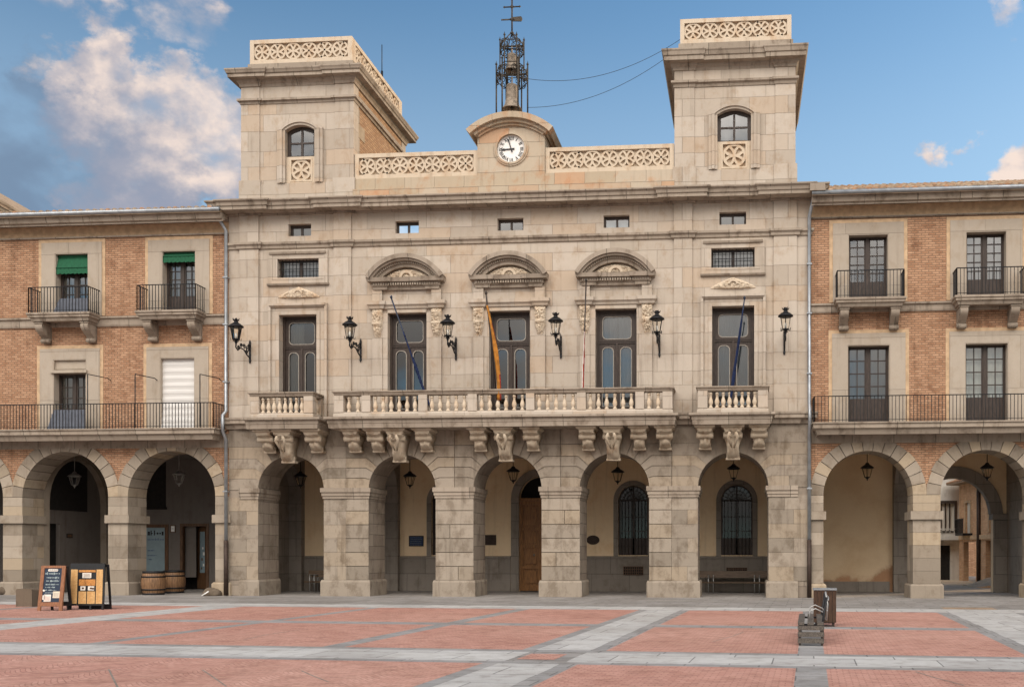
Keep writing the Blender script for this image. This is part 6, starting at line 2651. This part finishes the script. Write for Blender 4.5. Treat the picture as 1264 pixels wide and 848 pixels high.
GRANITE = masonry('rough_granite', (.12, .09, .065), (.16, .125, .09), (.1, .1, .1), 9, 9, 0, stain=(.5, .45, .4), stain_amt=.7, dirt=.3)
guard_stone('dark rough stone at the far left pier foot', 9, 733.5, .85, .50, 1)
guard_stone('dark rough stone beside the ochre menu board', 136, 733, .75, .48, 5)
guard_stone('low rough stone with a pale edge by the left drainpipe', 262, 735, .75, .32, 9)
m = MB()
p = G(36.5, 748)
m.prism(rrect(p.x - .26, p.x + .26, 0, .55, .06, .01), p.y - .25, p.y + .25)
tag(m.build('stone_block', GRANITE, None, tuple(p)), 'squared stone block half hidden behind the blue chalkboard', 'stone')
for uu0, v0, uu1, v1, lb in ((127.5, 731.5, 134, 726, 'pale metal strip leaning on the rough stone by the ochre menu board'), (249, 735.5, 257, 730, 'pale metal strip leaning on the low stone by the left drainpipe')):
    m = MB()
    p = G(uu0, v0 + .5)
    s_ = (G(uu1, v0 + .5) - p).length
    m.tube([(p.x, p.y - .0, .03), (p.x + s_, p.y + .06, .03 + (v0 - v1) / 33)], .028, 4)
    tag(m.build('metal_strip', WHITE, None, (p.x, p.y, 0)), lb, 'strip')

# benches
BENW = plain('bench_wood', (.16, .105, .065), .55, var=.25, scale=6, stretch=(.6, 6, 6))
GREYW = plain('weathered_slats', (.115, .098, .082), .6, var=.3, scale=7, stretch=(6, .7, 6))
STEEL = plain('bright_steel', (.42, .41, .39), .4, .6, var=.06)


def arcade_bench(label, xa, xb, y, cut=False):
    t = thing('bench', label, 'bench', ((xa + xb) / 2, y, 0))
    o_ = ((xa + xb) / 2, y, 0)
    m = MB()
    m.box(xa, xb, y - .22, y + .22, .40, .46)
    m.build('seat', BENW, t, o_)
    m = MB()
    m.prism([(y + .18, .62), (y + .24, .62), (y + .32, .90), (y + .26, .90)], xa, xb, plane='yz')
    m.build('backrest', BENW, t, o_)
    for xs in (xa + (xb - xa) * .17, xb - (xb - xa) * .17):
        m = MB()
        for dx in (-.10, .10):
            m.tube([(xs + dx, y - .16, 0), (xs + dx, y - .18, .72)], .024, 6)
            m.tube([(xs + dx, y + .16, 0), (xs + dx, y + .22, .66), (xs + dx, y + .3, .88)], .024, 6)
            m.tube([(xs + dx, y - .18, .72), (xs + dx, y + .2, .70)], .024, 6)
        m.tube([(xs - .10, y, .38), (xs + .10, y, .38)], .02, 6)
        m.build('leg', STEEL, t, o_)
    return t


arcade_bench('long wooden bench on steel legs under the right arch of the stone arcade', U(863, 4.2), U(949, 4.2), 4.2)
arcade_bench('wooden bench half hidden behind the first arch pier', U(378, 3.9), U(378, 3.9) + 1.9, 3.9)

# plaza bench seen end on, and the wooden litter bin beyond it
p0 = G(1001, 797)
PBN = thing('bench', 'slatted wooden bench seen end on, on the red plaza paving', 'bench', tuple(p0), -ph + TH)
rzb = math.atan2(ed.y, ed.x) - PI / 2
PBN.rotation_euler = (0, 0, rzb)
wb = .235
m = MB()
for i, (z0, z1) in enumerate(((.05, .135), (.165, .25), (.28, .36))):
    m.box(-wb, wb, -.02 + .012 * i, .02 + .012 * i, z0, z1)
m.box(-wb + .02, -wb + .06, .03, .06, .0, .36)
m.box(wb - .06, wb - .02, .03, .06, .0, .36)
m.build('end_panel', GREYW, PBN)
m = MB()
for k in range(3):
    x0 = -wb + k * .172
    m.box(x0, x0 + .115, .03, 2.7, .37, .415)
m.build('seat', GREYW, PBN)
m = MB()
for z in (.60, .80):
    m.tube([(wb + .04 + (z - .4) * .1, .5, z), (wb + .06 + (z - .4) * .1, 1.5, z + .01), (wb + .04 + (z - .4) * .1, 2.6, z)], .013, 6)
m.build('backrest', STEEL, PBN)
for yy in (.35, 2.45):
    m = MB()
    m.tube([(-wb + .03, yy, 0), (-wb + .03, yy, .37)], .022, 6)
    m.tube([(wb - .03, yy, 0), (wb - .02, yy, .4), (wb + .045, yy, .86)], .022, 6)
    m.tube([(-wb + .03, yy, .355), (wb - .03, yy, .355)], .02, 6)
    m.build('leg', IRON, PBN)
m = MB()
for yy in (.7, 2.0):
    m.tube([(-.02, yy, .41), (-.02, yy, .58), (.08, yy, .63), (wb, yy + .03, .56), (wb + .03, yy + .03, .42)], .013, 6)
m.tube([(wb + .05, .6, .42), (wb + .07, .62, .72), (wb + .03, .65, .95)], .016, 6)
m.build('armrest', STEEL, PBN)

p1 = G(1018, 772.5)
BIN = thing('litter_bin', 'square wooden litter bin with a metal lid beside the plaza bench', 'bin', tuple(p1), R(-4))
m = MB()
hw = .25
n = 6
for i in range(n):
    a = -hw + 2 * hw * i / n + .004
    b = -hw + 2 * hw * (i + 1) / n - .004
    m.box(a, b, -hw, -hw + .025, .10, .82)
    m.box(a, b, hw - .025, hw, .10, .82)
    m.box(-hw - .001, -hw + .024, a, b, .10, .82)
    m.box(hw - .024, hw + .001, a, b, .10, .82)
m.build('slatted_body', BINW, BIN) if 'BINW' in globals() else m.build('slatted_body', plain('bin_wood', (.062, .031, .016), .5, var=.25, scale=8, stretch=(8, 8, .8)), BIN)
m = MB()
m.box(-hw + .03, hw - .03, -hw + .03, hw - .03, .08, .80)
m.build('liner', BLACK, BIN)
m = MB()
m.prism(rrect(-hw - .02, hw + .02, -hw - .02, hw + .02, .05), .825, .86, [arc(0, 0, .17, 0, 2 * PI, 20)[:-1]], plane='xy')
m.build('lid', ZINC, BIN)
for sx in (-1, 1):
    for sy in (-1, 1):
        m = MB()
        m.box(sx * (hw - .06) - .025, sx * (hw - .06) + .025, sy * (hw - .06) - .025, sy * (hw - .06) + .025, 0, .12)
        m.build('leg', RUSTP, BIN)
